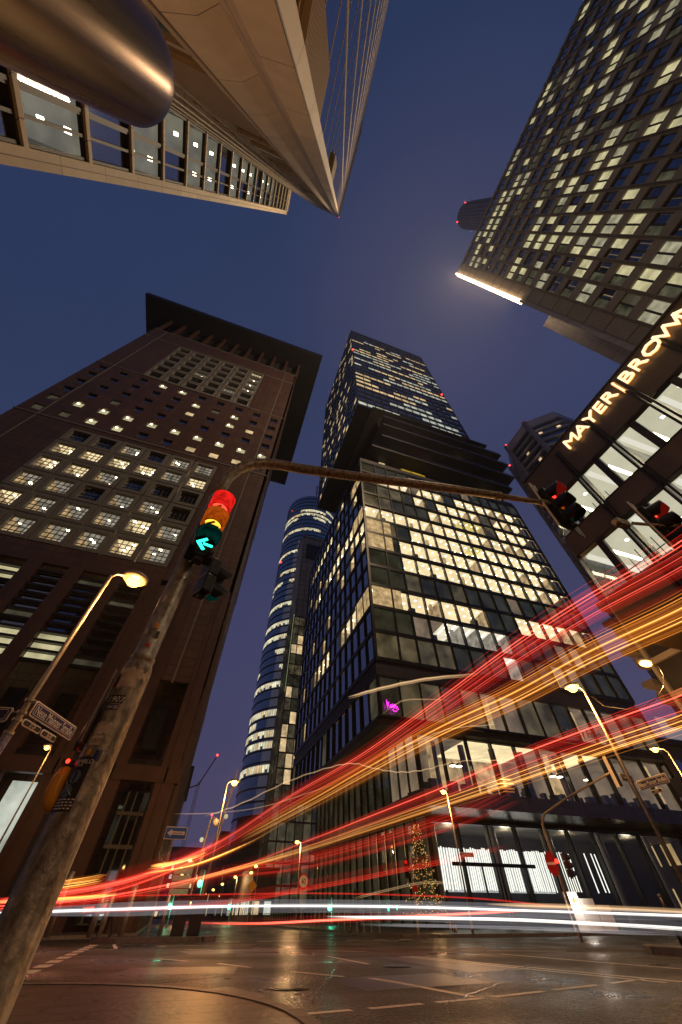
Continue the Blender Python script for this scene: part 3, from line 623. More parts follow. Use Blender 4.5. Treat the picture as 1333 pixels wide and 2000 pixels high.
# cafe details
cf = MB(); rc = random.Random(2)
for i in range(26):
    x = 23.5 + i * 1.3; hgt = rc.uniform(.5, 1.3); cf.box(x, x + rc.uniform(.3, .8), 39.3, 39.9, 9.0, 9.0 + hgt)
for x in (25.2, 29.0, 33.3, 37.5, 42.8, 47): cf.cyl(x, 40.5, 9, 14, .35, n=12)
cf.build('cafe_furniture', 'granite_p', om)
pl = MB(); sh = MB()
for x in (26.8, 27.6, 40.5, 41.5, 45.6): sh.lathe(x, 39.6, [(.05, 12.0), (.42, 11.7), (.42, 11.66)], 12); pl.box(x - .25, x + .25, 39.35, 39.85, 11.6, 11.64)
sh.build('pendant_shade', 'black', om); pl.build('pendant_light', 'spot', om)
gs = MB()
for q in range(30): gs.tube([(28 + q * .35, 39.2, 9.15 + .1 * math.sin(q)), (28.05 + q * .35, 39.2, 9.25 + .1 * math.sin(q))], .03, 4)
gs.build('string_lights', 'gold', om)
nb = MB(); I = frame_mtx((18.0, 36.80, 15.3), (1, 0, 0), (0, 0, 1))
T0 = Vector((18.0, 36.72, 15.2))
def scrawl(mb, org, seq, sc, r, u=Vector((1, 0, 0)), v=Vector((0, 0, 1))): mb.tube([org + u * (a * sc) + v * (b_ * sc) for a, b_ in seq], r, 6)
scrawl(nb, T0, [(0, 1.9), (.1, .6), (.15, 1.5), (.45, 1.6), (.3, 1.1), (.6, .7), (.75, 1.2), (.9, 1.25), (.85, .7), (1.05, .8), (1.2, 1.4), (1.3, .6), (1.6, .8), (1.5, 1.3), (1.75, 1.2), (1.8, .6), (2.0, 1.1), (2.2, .6), (1.9, .45)], .62, .035)
scrawl(nb, T0, [(.9, .3), (1.2, .45), (1.2, .1), (1.5, .3), (1.7, .1), (1.9, .3)], .62, .03)
nb.build('neon_script', 'neon', om)
fs = MB(); fs.text('Quality Fresh', 1.25, frame_mtx((41.6, 36.70, 15.4), (1, 0, 0), (0, 0, 1)), .03)
fs.build('facade_lettering', mat('lettering_grey', (.35, .32, .28), .5), om)
for (x, y, z) in ((17.9, 36.9, 156), (56.1, 36.8, 138)): q = MB(); q.sphere((x, y, z), .35, 6); q.build('aviation_light', 'farr', om)

# ------------------------------------------------------------------ upper left: limestone tower right above the camera
ta = root('stone_tower', (-6, -15, 0), 'tall pale limestone and glass tower rising almost straight overhead', 'tower')
b = MB(); b.box(-11.9, -1.75, -28.4, -2.2, 0, 190); b.box(-30, -17.3, -28.6, 2.0, 0, 100); b.box(-17.2, -12.4, -28.6, -4, 0, 100); b.build('core', 'dsoffit', ta)
b = MB()   # folded stone corner pier
b.prism([(-4.4, -2.3), (-4.4, -1.85), (-3.9, -1.62), (-3.25, -1.80), (-2.9, -2.05), (-2.15, -1.72), (-1.50, -1.80), (-1.42, -2.12), (-1.75, -2.3)], 0, 190)
b.build('corner_pier', 'stone', ta)
FA = ((-1.45, -2.12, 0), (0, -1, 0), (1, 0, 0)); FB = ((-4.4, -1.8, 0), (-1, 0, 0), (0, 1, 0)); FC = ((-12, 2.4, 0), (0, -1, 0), (1, 0, 0))
cl = []
# slanting stone folds of the right face: piers that swap sides every two storeys
st = MB()
bays = [0, 1.35, 3.6, 6.0, 8.5, 11, 13.5, 16, 18.5, 21, 23.5, 26.3]
for i, a in enumerate(bays[1:]):
    z = 0; q = 0
    while z < 190:
        h = 7.6; o0 = 0.0
        if i: st.add([(-1.45 - .3, -2.12 - a - .09 + o0, z), (-1.45 - .235, -2.12 - a - .09 + o0, z), (-1.45 - .235, -2.12 - a + .09 + o0, z), (-1.45 - .3, -2.12 - a + .09 + o0, z),
                (-1.45 - .3, -2.12 - a - .09 - o0, z + h), (-1.45 - .235, -2.12 - a - .09 - o0, z + h), (-1.45 - .235, -2.12 - a + .09 - o0, z + h), (-1.45 - .3, -2.12 - a + .09 - o0, z + h)], BOXF)
        z += h; q += 1
for z in range(0, 50): st.fbox(FA, 0, 26.3, -.3, -.245, z * 3.8 - .06, z * 3.8 + .06)
st.build('stone_fins', 'stone', ta)
lz = MB()
for (z0, z1) in ((11.5, 17.5), (34, 40)):
    z = z0
    while z < z1: lz.fbox(FA, .12, 1.2, -.2, -.05, z, z + .09); z += .2
    lz.fbox(FA, .05, 1.3, -.25, -.21, z0, z1)
for (z0, z1) in ((16.5, 26), (48, 56)):
    z = z0
    while z < z1: lz.fbox(FB, .2, 2.6, -.2, -.05, z, z + .12); z += .27
    lz.fbox(FB, .1, 2.7, -.25, -.21, z0, z1)
each(lz, 'louvre', 'louvre', ta)
for k in range(50):
    z0, z1 = k * 3.8 + .14, k * 3.8 + 3.66
    for i in range(len(bays) - 1):
        q = MB(); q.fbox(FA, bays[i], bays[i + 1], -.32, -.26, z0, z1); cl.append(((-1.5, -2.1 - bays[i], z0), q, ['glassb'], None))
fb = MB()
for k in range(51): fb.fbox(FB, 0, 7.3, -.3, -.12, k * 3.8 - .2, k * 3.8 + .2)
for i, a in enumerate([.05, 2.75, 4.0, 5.2, 6.3, 7.25]): fb.fbox(FB, a - .09, a + .09, -.3, 0, 0, 190)
fb.build('facade_frame', 'stone', ta)
for k in range(50):
    for i, (a0, a1) in enumerate([(.15, 2.65), (2.85, 3.9), (4.1, 5.1), (5.3, 6.2), (6.4, 7.15)]):
        z0, z1 = k * 3.8 + .3, k * 3.8 + 3.5
        if i == 0 and (16 < z0 < 26 or 47 < z0 < 55): continue
        q = MB(); q.fbox(FB, a0, a1, -.3, -.24, z0, z1); s = 'glassb' if (k * 3 + i) % 9 else 'win_d'
        cl.append(((-4.4 - a0, -1.8, z0), q, [s], None))
# wing facing the camera
wl = {4: 'c', 5: 'n', 6: 'c', 7: 'n', 8: 'c', 9: 'c', 10: 'n', 11: 'c', 13: 'c', 15: 'c', 17: 'c'}
ws = MB(); ws.fbox(FC, 0, .62, -.35, 0, 0, 100); ws.fbox(FC, 0, .2, -5.2, -.36, 0, 100)
for k in range(0, 24): ws.fbox(FC, .62, 4.2, -.35, 0, 2.2 + k * 4.38 - .28, 2.2 + k * 4.38 + .0)
ws.build('wing_frame', 'stone', ta)
ws = MB()
for a in (2.3, 4.15): ws.fbox(FC, a - .06, a + .06, -.34, -.1, 0, 100)
ws.build('wing_mullion', 'muntin', ta)
OM = [emat('office_ceiling', (.85, .80, .60), .22, (.6, 1.1), .8), emat('office_wall', (.8, .75, .5), .10, (.3, 1.2), 1)]  # room light put into both surfaces as emission
wm_ = MB(); rm = MB(); sp = MB()
for k in range(0, 23):
    z0, z1 = 2.2 + k * 4.38 + .0, 2.2 + (k + 1) * 4.38 - .28
    wm_.fbox(FC, .62, 4.2, -.3, -.12, z0, z0 + .12); wm_.fbox(FC, .62, 4.2, -.3, -.12, z1 - .12, z1); wm_.fbox(FC, 1.42, 1.54, -.3, -.12, z0 + .12, z1 - .12); wm_.fbox(FC, .63, .74, -.28, -.14, z0 + .12, z1 - .12); wm_.fbox(FC, 2.14, 2.24, -.28, -.14, z0 + .12, z1 - .12)
    for j, (a0, a1) in enumerate(((.62, 2.24), (2.36, 4.09))):
        q = MB(); q.fbox(FC, a0, a1, -.33, -.3, z0, z1); lit = wl.get(k) == 'c' or (j == 1 and k in (7, 8, 12, 16))
        cl.append(((-12, 2.4 - a0, z0), q, ['clear' if lit else 'glassb'], None))
        if lit:
            rm = MB()
            rm.fquad(FC, [(a0, -.34, z1), (a1, -.34, z1), (a1, -5, z1), (a0, -5, z1)], 0); rm.fquad(FC, [(a0, -5, z0), (a1, -5, z0), (a1, -5, z1), (a0, -5, z1)], 1)
            for e_ in (a0, a1): rm.fquad(FC, [(e_, -.34, z0), (e_, -5, z0), (e_, -5, z1), (e_, -.34, z1)], 1)
            for dd in (-.8, -1.9, -3.2): sp.fbox(FC, (a0 + a1) / 2 - .1, (a0 + a1) / 2 + .1, dd - .14, dd + .14, z1 - .06, z1 - .02)
            rm.build('lit_room', OM, ta)
each(sp, 'ceiling_light', 'spot', ta); wm_.build('window_bars', 'muntin', ta)
windows(ta, cl)
t = MB(); t.box(-12, -1.4, -28.6, -1.8, 190, 191); t.box(-30, -11.9, -28.6, 2.45, 100, 101); t.build('parapet', 'stone', ta)
t = MB(); t.sphere((-1.6, -2.0, 191.3), .3, 6); t.build('aviation_light', 'farr', ta)

# ------------------------------------------------------------------ upper right: slab tower with rows of pale lit windows
gt = root('office_slab', (36, -28, 0), 'brown panelled slab tower with hundreds of small windows and a glowing light bar on its corner', 'tower')
FT = ((30, -.8, 0), (0, -1, 0), (-1, 0, 0))
b = MB(); b.box(30.4, 46, -57, -.9, 0, 102.9); b.build('core', 'dsoffit', gt)
fl = 3.9; zt = 103.0; bayw = 2.25; nb_ = 24; nf = 24; z00 = zt - .9 - nf * fl
pnl = MB(); fins = MB(); cl = []
pnl.fbox(FT, 0, 1.7, -.4, 0, 8, zt); pnl.fbox(FT, 1.7, 1.7 + nb_ * bayw, -.4, 0, zt - .9, zt)
for k in range(nf):
    z = z00 + k * fl; pnl.fbox(FT, 1.7, 1.7 + nb_ * bayw, -.4, -.0, z - .70, z + .70)
for i in range(nb_ + 1):
    a = 1.7 + i * bayw; pnl.fbox(FT, a - .2, a + .2, -.38, -.004, 8, zt - .95); fins.fbox(FT, a - .10, a - .04, 0, .10, 8, zt); fins.fbox(FT, a + .04, a + .10, 0, .10, 8, zt)
for z in range(10, 103, 4): fins.fbox(FT, .0, 1.6, 0, .03, z - .05, z + .05)
pnl.build('panel_grid', 'gtpanel', gt); fins.build('mullion', 'mbpanel', gt)
rg = random.Random(21)
bars = MB()
for k in range(nf):
    z0, z1 = z00 + k * fl + .70, z00 + (k + 1) * fl - .70
    for i in range(nb_):
        a = 1.7 + i * bayw; blue = (k > 16 or i > 7 + (nf - k) * .5 + 2)
        p_ = .46 if not blue else .22
        if k < 6: p_ = .42
        s = rg.random(); m1 = 'win_gt' if s < p_ else ('win_d' if s < p_ + .12 else ('glassb' if blue else 'glass'))
        m2 = m1 if rg.random() < .82 else ('glassb' if m1 == 'win_gt' else 'win_gt')
        if m1 == 'win_gt' and rg.random() < .3: m1 = 'win_g2'
        if m2 == 'win_gt' and (m1 == 'win_g2' or rg.random() < .2): m2 = 'win_g2'
        if m1 == 'win_d' or m1 == 'glass' and rg.random() < .35: m1 = 'win_g3'
        q = MB(); q.fbox(FT, a + .2, a + 1.02, -.3, -.24, z0, z1, 0); q.fbox(FT, a + 1.22, a + bayw - .2, -.3, -.24, z0, z1, 1)
        bars.fbox(FT, a + 1.02, a + 1.22, -.32, -.2, z0, z1)
        cl.append(((30, -.8 - a, z0), q, [m1, m2], None))
gsp = MB()
for (i, k, n_) in ((6, 2, 2), (7, 2, 1), (7, 3, 2), (8, 3, 1), (8, 4, 2), (10, 3, 2), (11, 4, 2), (9, 1, 2), (10, 1, 1), (11, 2, 2), (9, 5, 1), (12, 2, 2)):
    a = 1.7 + i * bayw
    for j in range(n_): gsp.fbox(FT, a + .4 + j * 1.0, a + .75 + j * 1.0, -.235, -.2, z00 + k * fl + 2.0, z00 + k * fl + 2.5)
each(gsp, 'ceiling_light', 'spotc', gt)
bars.build('window_bar', 'muntin', gt); windows(gt, cl)
sd = MB(); sd.box(30, 46, -.85, -.62, 8, 103); sd.box(37, 46, -.6, 1.3, 8, 66); sd.build('side_wall', 'gtgrey', gt)
lp = MB(); lp.box(29.75, 30.0, -.55, -.3, 64, 102.6); lp.box(30.3, 30.5, -.35, -.1, 64, 102.6); lp.build('light_bar', 'bar', gt)
lp = MB(); lp.box(30.05, 30.28, -.6, -.15, 64, 102.8); lp.box(29.8, 30.2, -.6, -.25, 8, 63.9); lp.build('light_bar_housing', 'gtgrey', gt)
for z in (70, 80, 90, 99):
    l = bpy.data.lights.new('light_bar_light', 'AREA'); l.shape = 'RECTANGLE'; l.size = .3; l.size_y = 9; l.energy = 6500; l.color = (1, .72, .44)
    o = bpy.data.objects.new('light_bar_light', l); COL.objects.link(o); o.parent = gt; o.location = Vector((29.6, -.1, z)) - gt.location; o.rotation_euler = Vector((.86, -.5, 0)).to_track_quat('Z', 'Y').to_euler()
b = MB()
for z in range(6): b.cyl(46.4, -18.7, z * 29.7, z * 29.7 + 29.7, 4.2, n=32)
cy = root('round_tower', (46.4, -18.7, 0), 'slim round tower top peeking out behind the brown slab tower', 'tower')
q = MB(); q.cyl(46.4, -18.7, 0, 178, 4.2, n=36); q.build('shaft', mat('dark_cladding', (.30, .22, .24), .35, .4, grid=(1.1, 3.6), gw=.18, gc=(.02, .015, .02)), cy)
q = MB()
for z in range(40): q.lathe(46.4, -18.7, [(4.2, 100 + z * 2), (4.27, 100 + z * 2), (4.27, 100.3 + z * 2), (4.2, 100.3 + z * 2)], 36)
q.build('band', 'gtgrey', cy)
for p in ((43.3, -15.6), (43.2, -21.6)):
    q = MB(); q.sphere((p[0], p[1], 178.2), .22, 6); q.build('aviation_light', 'farr', cy)

# ------------------------------------------------------------------ right: low office block with the roof lettering
mb = root('office_block', (20, -4, 0), 'bronze panelled office block with glowing roof letters and bright strip windows', 'office building')
FM = ((17, 9.15, 0), (0, -1, 0), (-1, 0, 0)); FMS = ((17, 9.15, 0), (1, 0, 0), (0, 1, 0))
zb, zs, zr1a, zr1b, zr2a, zr2b, zt = 8.75, 8.75, 10.85, 13.7, 15.05, 17.75, 20.75
ym = [0, 2.95, 5.35, 7.75] + [7.75 + 2.4 * i for i in range(1, 10)]
w = MB()
for (z0, z1) in ((zb, zr1a), (zr1b, zr2a), (zr2b, zt)):
    for a0, a1 in zip(ym, ym[1:]): w.fbox(FM, a0 + .03, a1 - .03, -.35, 0, z0, z1)
    w.fbox(FM, 0, ym[-1], -.36, -.02, z0, z1)
    w.fbox(FMS, 0.36, 7, -.35, 0, z0, z1)
w.fbox(FM, .0, .03, -.35, 0, zr1a, zr1b)
w.build('panel', 'mbpanel', mb)
f = MB()
for a in ym[1:]: f.fbox(FM, a - .16, a - .05, -.3, .14, zb + .0, zt - .55); f.fbox(FM, a + .05, a + .16, -.3, .14, zb, zt - .55)
for a0, a1 in zip(ym, ym[1:]):
    for z0, z1 in ((zr1a, zr1b), (zr2a, zr2b)):
        f.fbox(FM, (a0 + a1) / 2 - .17, (a0 + a1) / 2 + .17, -.28, -.05, z0, z1); f.fbox(FM, a0 + .17, a1 - .17, -.3, .03, z1 - .1, z1 - .02); f.fbox(FM, a0 + .17, a1 - .17, -.3, .03, z0 + .01, z0 + .07)
f.fbox(FM, -.02, ym[-1], -.4, .06, zt, zt + .12)
f.build('mullion', mat('bronze_dark', (.05, .04, .03), .35, .5), mb)
MM = [emat('mb_ceiling', (.93, .88, .62), .72, (.85, 1.1), .6), emat('mb_wall', (.90, .84, .58), .5, (.5, 1.1), .9), 'black', emat('mb_beam', (.95, .92, .75), .95)]  # ceiling, wall and beam glow themselves to give the room light
cl = []; rm = MB(); sp = MB()
rb = random.Random(4)
for z0, z1 in ((zr1a, zr1b), (zr2a, zr2b)):
    for a0, a1 in zip(ym, ym[1:]):
        am = (a0 + a1) / 2
        for b0, b1 in ((a0 + .17, am - .17), (am + .17, a1 - .17)):
            q = MB(); q.fbox(FM, b0, b1, -.26, -.23, z0, z1); cl.append(((17, 9.1 - b0, z0), q, ['clear'], None))
    L_ = ym[-1]; rm = MB()
    rm.fquad(FM, [(.1, -.36, z1), (L_, -.36, z1), (L_, -6.5, z1), (.1, -6.5, z1)], 0)
    rm.fquad(FM, [(.1, -6.5, z0), (L_, -6.5, z0), (L_, -6.5, z1), (.1, -6.5, z1)], 1); rm.fquad(FM, [(.1, -.36, z0), (L_, -.36, z0), (L_, -6.5, z0), (.1, -6.5, z0)], 2)
    for a in ym[2::2]: rm.fquad(FM, [(a, -.6, z0), (a, -6.5, z0), (a, -6.5, z1), (a, -.6, z1)], 1)
    for a in ym[:-1]:
        rm.fbox(FM, a + .2, a + .45, -6.4, -.5, z1 - .18, z1 - .01, 3)
        sp.fbox(FM, a + 1.0, a + 1.16, -3.6, -1.2, z1 - .1, z1 - .05); sp.fbox(FM, a + 1.9, a + 2.05, -1.6, -1.45, z1 - .06, z1 - .02)
        rm.fbox(FM, a + .9, a + 1.7, -1.1, -.5, z0, z0 + rb.uniform(.2, .7), 2)
    for j in range(5): rm.fbox(FM, .5 + j * .5, .54 + j * .5, -2.6, -2.56, z0, z1, 2); rm.fbox(FM, .3, 2.8, -2.6, -2.56, z0 + .45 * j + .3, z0 + .45 * j + .34, 2)
    rm.build('office_floor', MM, mb)
    q = MB(); q.fbox(FMS, .1, 6.9, -.2, -.17, z0, z1); cl.append(((18, 9.15, z0), q, ['clear'], None))
each(sp, 'ceiling_light', 'spot', mb); windows(mb, cl)
b = MB(); b.box(17.4, 24, -18, 8.8, 18.0, 20.8); b.box(17.4, 24, -18, 8.8, 13.75, 15.0); b.box(23.7, 24, -18, 9.1, 8.8, 20.8); b.box(17, 24, -18.3, -18, 8.8, 20.8); b.build('core', 'dsoffit', mb)
so = MB(); y = 9.1
while y > -18:
    so.box(17.02, 20.4, y - 3.0, y - .03, 8.66, 8.75); so.box(20.43, 23.95, y - 3.0, y - .03, 8.66, 8.75); y -= 3.03
so.box(17.05, 23.9, -18, 9.1, 8.76, 8.84); so.build('soffit', 'mbpanel', mb)
# letters standing on the fascia, running away from the corner
txt = 'MAYER|BROWN'; 
lt = MB(); le = MB(); y = 5.55
adv = {'M': 1.12, 'A': .98, 'Y': .92, 'E': .78, 'R': .9, '|': .62, 'B': .86, 'O': 1.05, 'W': 1.3, 'N': 1.0}
for ch in txt:
    wd = adv[ch]; yy = y - (.22 if ch == '|' else 0)
    if ch == '|':
        l1 = MB(); l1.box(16.80, 16.86, yy - .09, yy + .0, 19.2, 20.35)
    else:
        l1 = MB(); l1.text(ch, 1.22, frame_mtx((16.83, yy, 19.42), (0, -1, 0), (0, 0, 1)), .04)
    o = l1.build('roof_letter', 'letter', mb)
    l2 = MB(); 
    if ch == '|': l2.box(16.90, 16.93, yy - .13, yy + .04, 19.16, 20.39)
    else: l2.text(ch, 1.22, frame_mtx((16.91, yy, 19.42), (0, -1, 0), (0, 0, 1)), .02); 
    l2.build('letter_back', 'lettere', o)
    y -= wd * .80
al = bpy.data.lights.new('letter_light', 'AREA'); al.shape = 'RECTANGLE'; al.size = 9; al.size_y = .5; al.energy = 30; al.color = (1, .75, .45)
ao = bpy.data.objects.new('letter_light', al); COL.objects.link(ao); ao.parent = mb; ao.location = Vector((16.7, 1.2, 19.3)) - mb.location; ao.rotation_euler = (0, R(80), 0)
# dark lattice building below and behind it
lb = root('lattice_building', (28, 5, 0), 'dark building with a pale lattice front under the bronze block', 'building')
b = MB(); b.box(24.3, 34, -8, 13.2, 0, 14.6); b.build('core', 'dsoffit', lb)
b = MB()
for j in range(9): b.box(24.05, 24.3, 12.9 - j * 2.4, 13.1 - j * 2.4, 0, 14.6)
for j in range(8):
    z = 1.2 + j * 1.85; b.box(24.1, 24.28, -8, 13.0, z, z + .32)
b.build('lattice', mat('lattice_beige', (.30, .24, .17), .6), lb)
b = MB()
for j in range(7): b.box(23.6, 25.2, 13.25, 13.9, 1.4 + j * 2, 1.7 + j * 2); b.box(23.6, 24.4, 13.2, 13.5, 2.4 + j * 2, 3.0 + j * 2)
b.build('balcony', 'concrete', lb)
# ------------------------------------------------------------------ far towers
mt = root('round_glass_tower', (35.9, 176, 0), 'distant round blue glass tower with lit curved bands and a red and white mast', 'tower')
b = MB(); b.cyl(35.9, 176, 0, 209, 18.6, n=72); b.build('shaft', 'glassb', mt)
bd = MB(); lt = MB(); ld = MB(); rt_ = random.Random(12)
for k in range(52):
    z = 4 + k * 3.95
    bd.tube([(35.9, 176, z), (35.9, 176, z + .5), (35.9, 176, z + .50001)], [18.85, 18.85, 18.7], 72)
    dens = .85 if k in (8, 10, 11, 12, 13, 16, 18, 22, 24, 27, 31, 33, 37, 42, 46) else .1
    if k in (45, 47, 48): dens = .45
    run = 0; on = False
    for j in range(96):
        if run <= 0: run = rt_.randint(3, 14); on = rt_.random() < dens
        run -= 1
        if on:
            t0 = 2 * math.pi * j / 96; t1 = 2 * math.pi * (j + .82) / 96; r0, r1 = 18.7, 18.76
            P = lambda r, t: (35.9 + r * math.cos(t), 176 + r * math.sin(t))
            if math.sin(t0) < .3:
                (lt if rt_.random() < .85 else ld).prism([P(r1, t0), P(r1, t1), P(r0, t1), P(r0, t0)][::-1], z + .9 + (1.0 if rt_.random() < .3 else 0), z + 3.3)
bd.build('floor_band', 'dframe', mt); tag(lt.build('window', emat('far_window_cool', (1, .93, .62), .85, (.4, 1.3), .3), mt), kind='stuff'); tag(ld.build('window', 'win_w', mt), kind='stuff')
b = MB(); b.box(26, 40, 146, 178, 96, 152); b.box(25.6, 40.2, 145.6, 178, 151.2, 152.4); b.build('stone_shaft', 'beige', mt)
b = MB(); b.box(28.5, 37.8, 145.85, 145.97, 134, 146); b.build('dark_opening', 'black', mt)
b = MB(); b.cyl(37, 172, 209, 212, 3, n=12, mi=1)
for j in range(8): b.cyl(36.6, 168, 208 + j * 3.6, 211.6 + j * 3.6, .75, n=8, mi=j % 2)
b.build('antenna', [mat('mast_white', (.5, .5, .5), .5), mat('mast_red', (.6, .04, .02), .5)], mt)
for p in ((36.6, 166.6, 209.6), (19.5, 168, 198), (17.6, 172, 150)): q = MB(); q.sphere(p, .7, 6); q.build('aviation_light', 'farr', mt)
FZ = ((26, 145.2, 0), (1, 0, 0), (0, -1, 0)); FZL = ((26, 145.2, 0), (0, 1, 0), (-1, 0, 0)); rz = random.Random(8)
cl = []
facade(mt, FZ, steps(0, 22, 2.75), steps(2, 95, 4.65), lambda i, k: rz.choice('GGddwyGVV') if k > 4 else rz.choice('GVdd'), wv=.35, hz=.5, fmat='bronze', cells=cl, dark='glassg')
facade(mt, FZL, steps(0, 30, 3), steps(2, 95, 4.65), lambda i, k: rz.choice('GGGdG'), wv=.5, hz=.3, fmat='bronze', cells=cl, dark='glassg')
windows(mt, cl); b = MB(); b.box(25.7, 25.95, 145.0, 145.2, 60, 96); b.build('light_strip', emat('pale_strip', (.8, 1, .45), .35), mt)
b = MB(); b.box(26.3, 47.8, 145.6, 175, .2, 95.5); b.build('annex_core', 'dsoffit', mt)
oc = root('octagonal_tower', (100.8, 38.7, 0), 'octagonal concrete tower with pale balcony bands behind the lettered block', 'tower')
pr = [(100.8 + 13.4 * math.cos(R(22.5 + 45 * i)), 38.7 + 13.4 * math.sin(R(22.5 + 45 * i))) for i in range(8)]
pr2 = [(100.8 + 14.2 * math.cos(R(22.5 + 45 * i)), 38.7 + 14.2 * math.sin(R(22.5 + 45 * i))) for i in range(8)]
b = MB(); b.prism(pr, 0, 124); b.build('shaft', 'glass', oc)
b = MB()
for k in range(12, 34): b.prism(pr2, k * 3.6, k * 3.6 + .6)
b.prism(pr2, 122, 126.5); b.build('balcony_band', mat('pale_concrete', (.62, .55, .55), .6), oc)
b = MB()
for i in (2, 3, 4): 
    x, y = 100.8 + 14.6 * math.cos(R(45 * i + 22.5)), 38.7 + 14.6 * math.sin(R(45 * i + 22.5)); b.cyl(x, y, 0, 126, .9, n=6)
b.build('corner_rib', 'gtgrey', oc)
b = MB(); ro = random.Random(3)
for k in range(14, 33):
    for i in range(8):
        (x0, y0), (x1, y1) = pr[i], pr[(i + 1) % 8]
        for t in (.15, .35, .55, .75):
            if ro.random() < .16:
                a = (x0 + (x1 - x0) * t, y0 + (y1 - y0) * t); c = (x0 + (x1 - x0) * (t + .12), y0 + (y1 - y0) * (t + .12)); v = Vector(((a[0] - 100.8) * .006, (a[1] - 38.7) * .006))
                b.prism([a, c, (c[0] + v.x, c[1] + v.y), (a[0] + v.x, a[1] + v.y)], k * 3.6 + .8, k * 3.6 + 2.6)
tag(b.build('window', 'win_w', oc), kind='stuff')
for i in (2, 3, 4): q = MB(); q.sphere((*pr2[i], 127), .45, 6); q.build('aviation_light', 'farr', oc)
# background street buildings
def house(x0, x1, y0, y1, z, label, seed, mt_='concrete', lit=.12, cat='building', side='both'):
    r_ = root('street_building', ((x0 + x1) / 2, (y0 + y1) / 2, 0), label, cat, None)
    b = MB(); b.box(x0 + .3, x1 - .3, y0 + .3, y1 - .3, 0, z); b.build('wall', mt_, r_); b = MB(); b.box(x0 - .2, x1 + .2, y0 - .2, y1 + .2, z, z + .6); b.build('roof', 'dsoffit', r_)
    rr = random.Random(seed); n_ = 0; fr = MB()
    for F, Ln in (((x0 + .3, y0 + .3, 0), (1, 0, 0), (0, -1, 0)), x1 - x0 - .6), (((x1 - .3, y0 + .3, 0), (0, 1, 0), (1, 0, 0)), y1 - y0 - .6), (((x0 + .3, y0 + .3, 0), (0, 1, 0), (-1, 0, 0)), y1 - y0 - .6):
        if (F[2][0] == 1 and x0 > 5) or (F[2][0] == -1 and x0 < 5): continue
        for k in range(int(z // 3.8)):
            for i in range(int(Ln // 2.6)):
                if n_ > 95: continue
                s = rr.random(); q = MB(); a = .6 + i * 2.6; q.fbox(F, a, a + 1.5, 0, .05, k * 3.8 + 1.1, k * 3.8 + 3.0)
                q.build('window', 'win_w' if s < lit else ('win_c' if s < lit * 1.4 else 'glass'), r_); n_ += 1
    return r_
house(-26, -.9, 92, 124, 20.5, 'dark low building under scaffolding at the end of the left pavement', 1)
house(-30, -2.2, 128, 190, 27, 'grey block further down the street beyond the scaffolding', 2)
house(-20, -4, 196, 260, 22, 'far block closing the left side of the street', 12)
house(17.5, 23.5, 112, 143, 7.5, 'low pavilion with a thin roof at the foot of the round glass tower', 3, lit=.5)
house(16.5, 40, 205, 270, 24, 'far block closing the right side of the street', 4)
house(-14, 22, 330, 350, 30, 'dim block across the far end of the street', 6)
house(58.9, 98, 37.2, 60, 16.2, 'dark block beside the glass tower with a white roof sign strip', 5, lit=.25)
cr = root('tower_crane', (2.2, 250, 0), 'thin tower crane with a red light above the far street', 'crane')
b = MB()
for dx in (0, 1.2): b.tube([(2 + dx, 250, 0), (2 + dx, 250, 50)], .12, 4)
for j in range(25): b.tube([(2, 250, j * 2), (3.2, 250, j * 2 + 2)], .07, 4)
b.build('mast', 'red', cr); b = MB(); b.tube([(2.6, 250, 48), (9, 250, 62)], .3, 4); b.tube([(2.6, 250, 48), (-3, 250, 46)], .3, 4); b.build('jib', 'red', cr); b = MB(); b.sphere((9, 250, 62.3), .6, 6); b.build('warning_light', 'farr', cr)

# ------------------------------------------------------------------ near mast with curved arm, signals, stickers
MX, MY = -.654, 3.13
ms = root('signal_mast', (MX, MY, 0), 'big sticker-covered galvanised signal mast with a long curved arm, nearest the camera', 'signal mast')
b = MB(); b.lathe(MX, MY, [(.155, .12), (.155, .14), (.118, .17), (.113, 1.0), (.110, 1.98), (.108, 2.02), (.100, 2.06), (.088, 2.09), (.094, 2.095), (.095, 2.13), (.086, 2.14), (.084, 3.6), (.083, 4.3)], 40)
b.build('mast', 'galv', ms, True)
arm = [(MX, MY, 4.3), (MX + .002, MY, 4.55), (MX + .03, MY, 4.8), (MX + .11, MY, 5.03), (MX + .25, MY, 5.23), (MX + .44, MY, 5.37), (MX + .70, MY, 5.46), (MX + 1.0, MY - .01, 5.49), (1.1, 3.0, 5.5), (2.0, 2.84, 5.5), (2.9, 2.68, 5.5), (3.8, 2.53, 5.49)]
b = MB(); b.tube(arm, [.083, .083, .083, .083, .083, .083, .083, .083, .08, .076, .072, .068], 28); b.build('arm', 'galv', ms, True)
b = MB(); b.tube([(3.78, 2.533, 5.49), (4.35, 2.44, 5.48), (4.72, 2.38, 5.47)], [.052, .047, .045], 20); b.tube([(3.72, 2.543, 5.49), (3.82, 2.527, 5.49)], .074, 20); b.tube([(4.55, 2.41, 5.475), (4.66, 2.39, 5.475)], .062, 16); b.build('arm_tip', 'galv', ms, True)
CA = math.atan2(-MY, -MX)     # direction mast -> camera
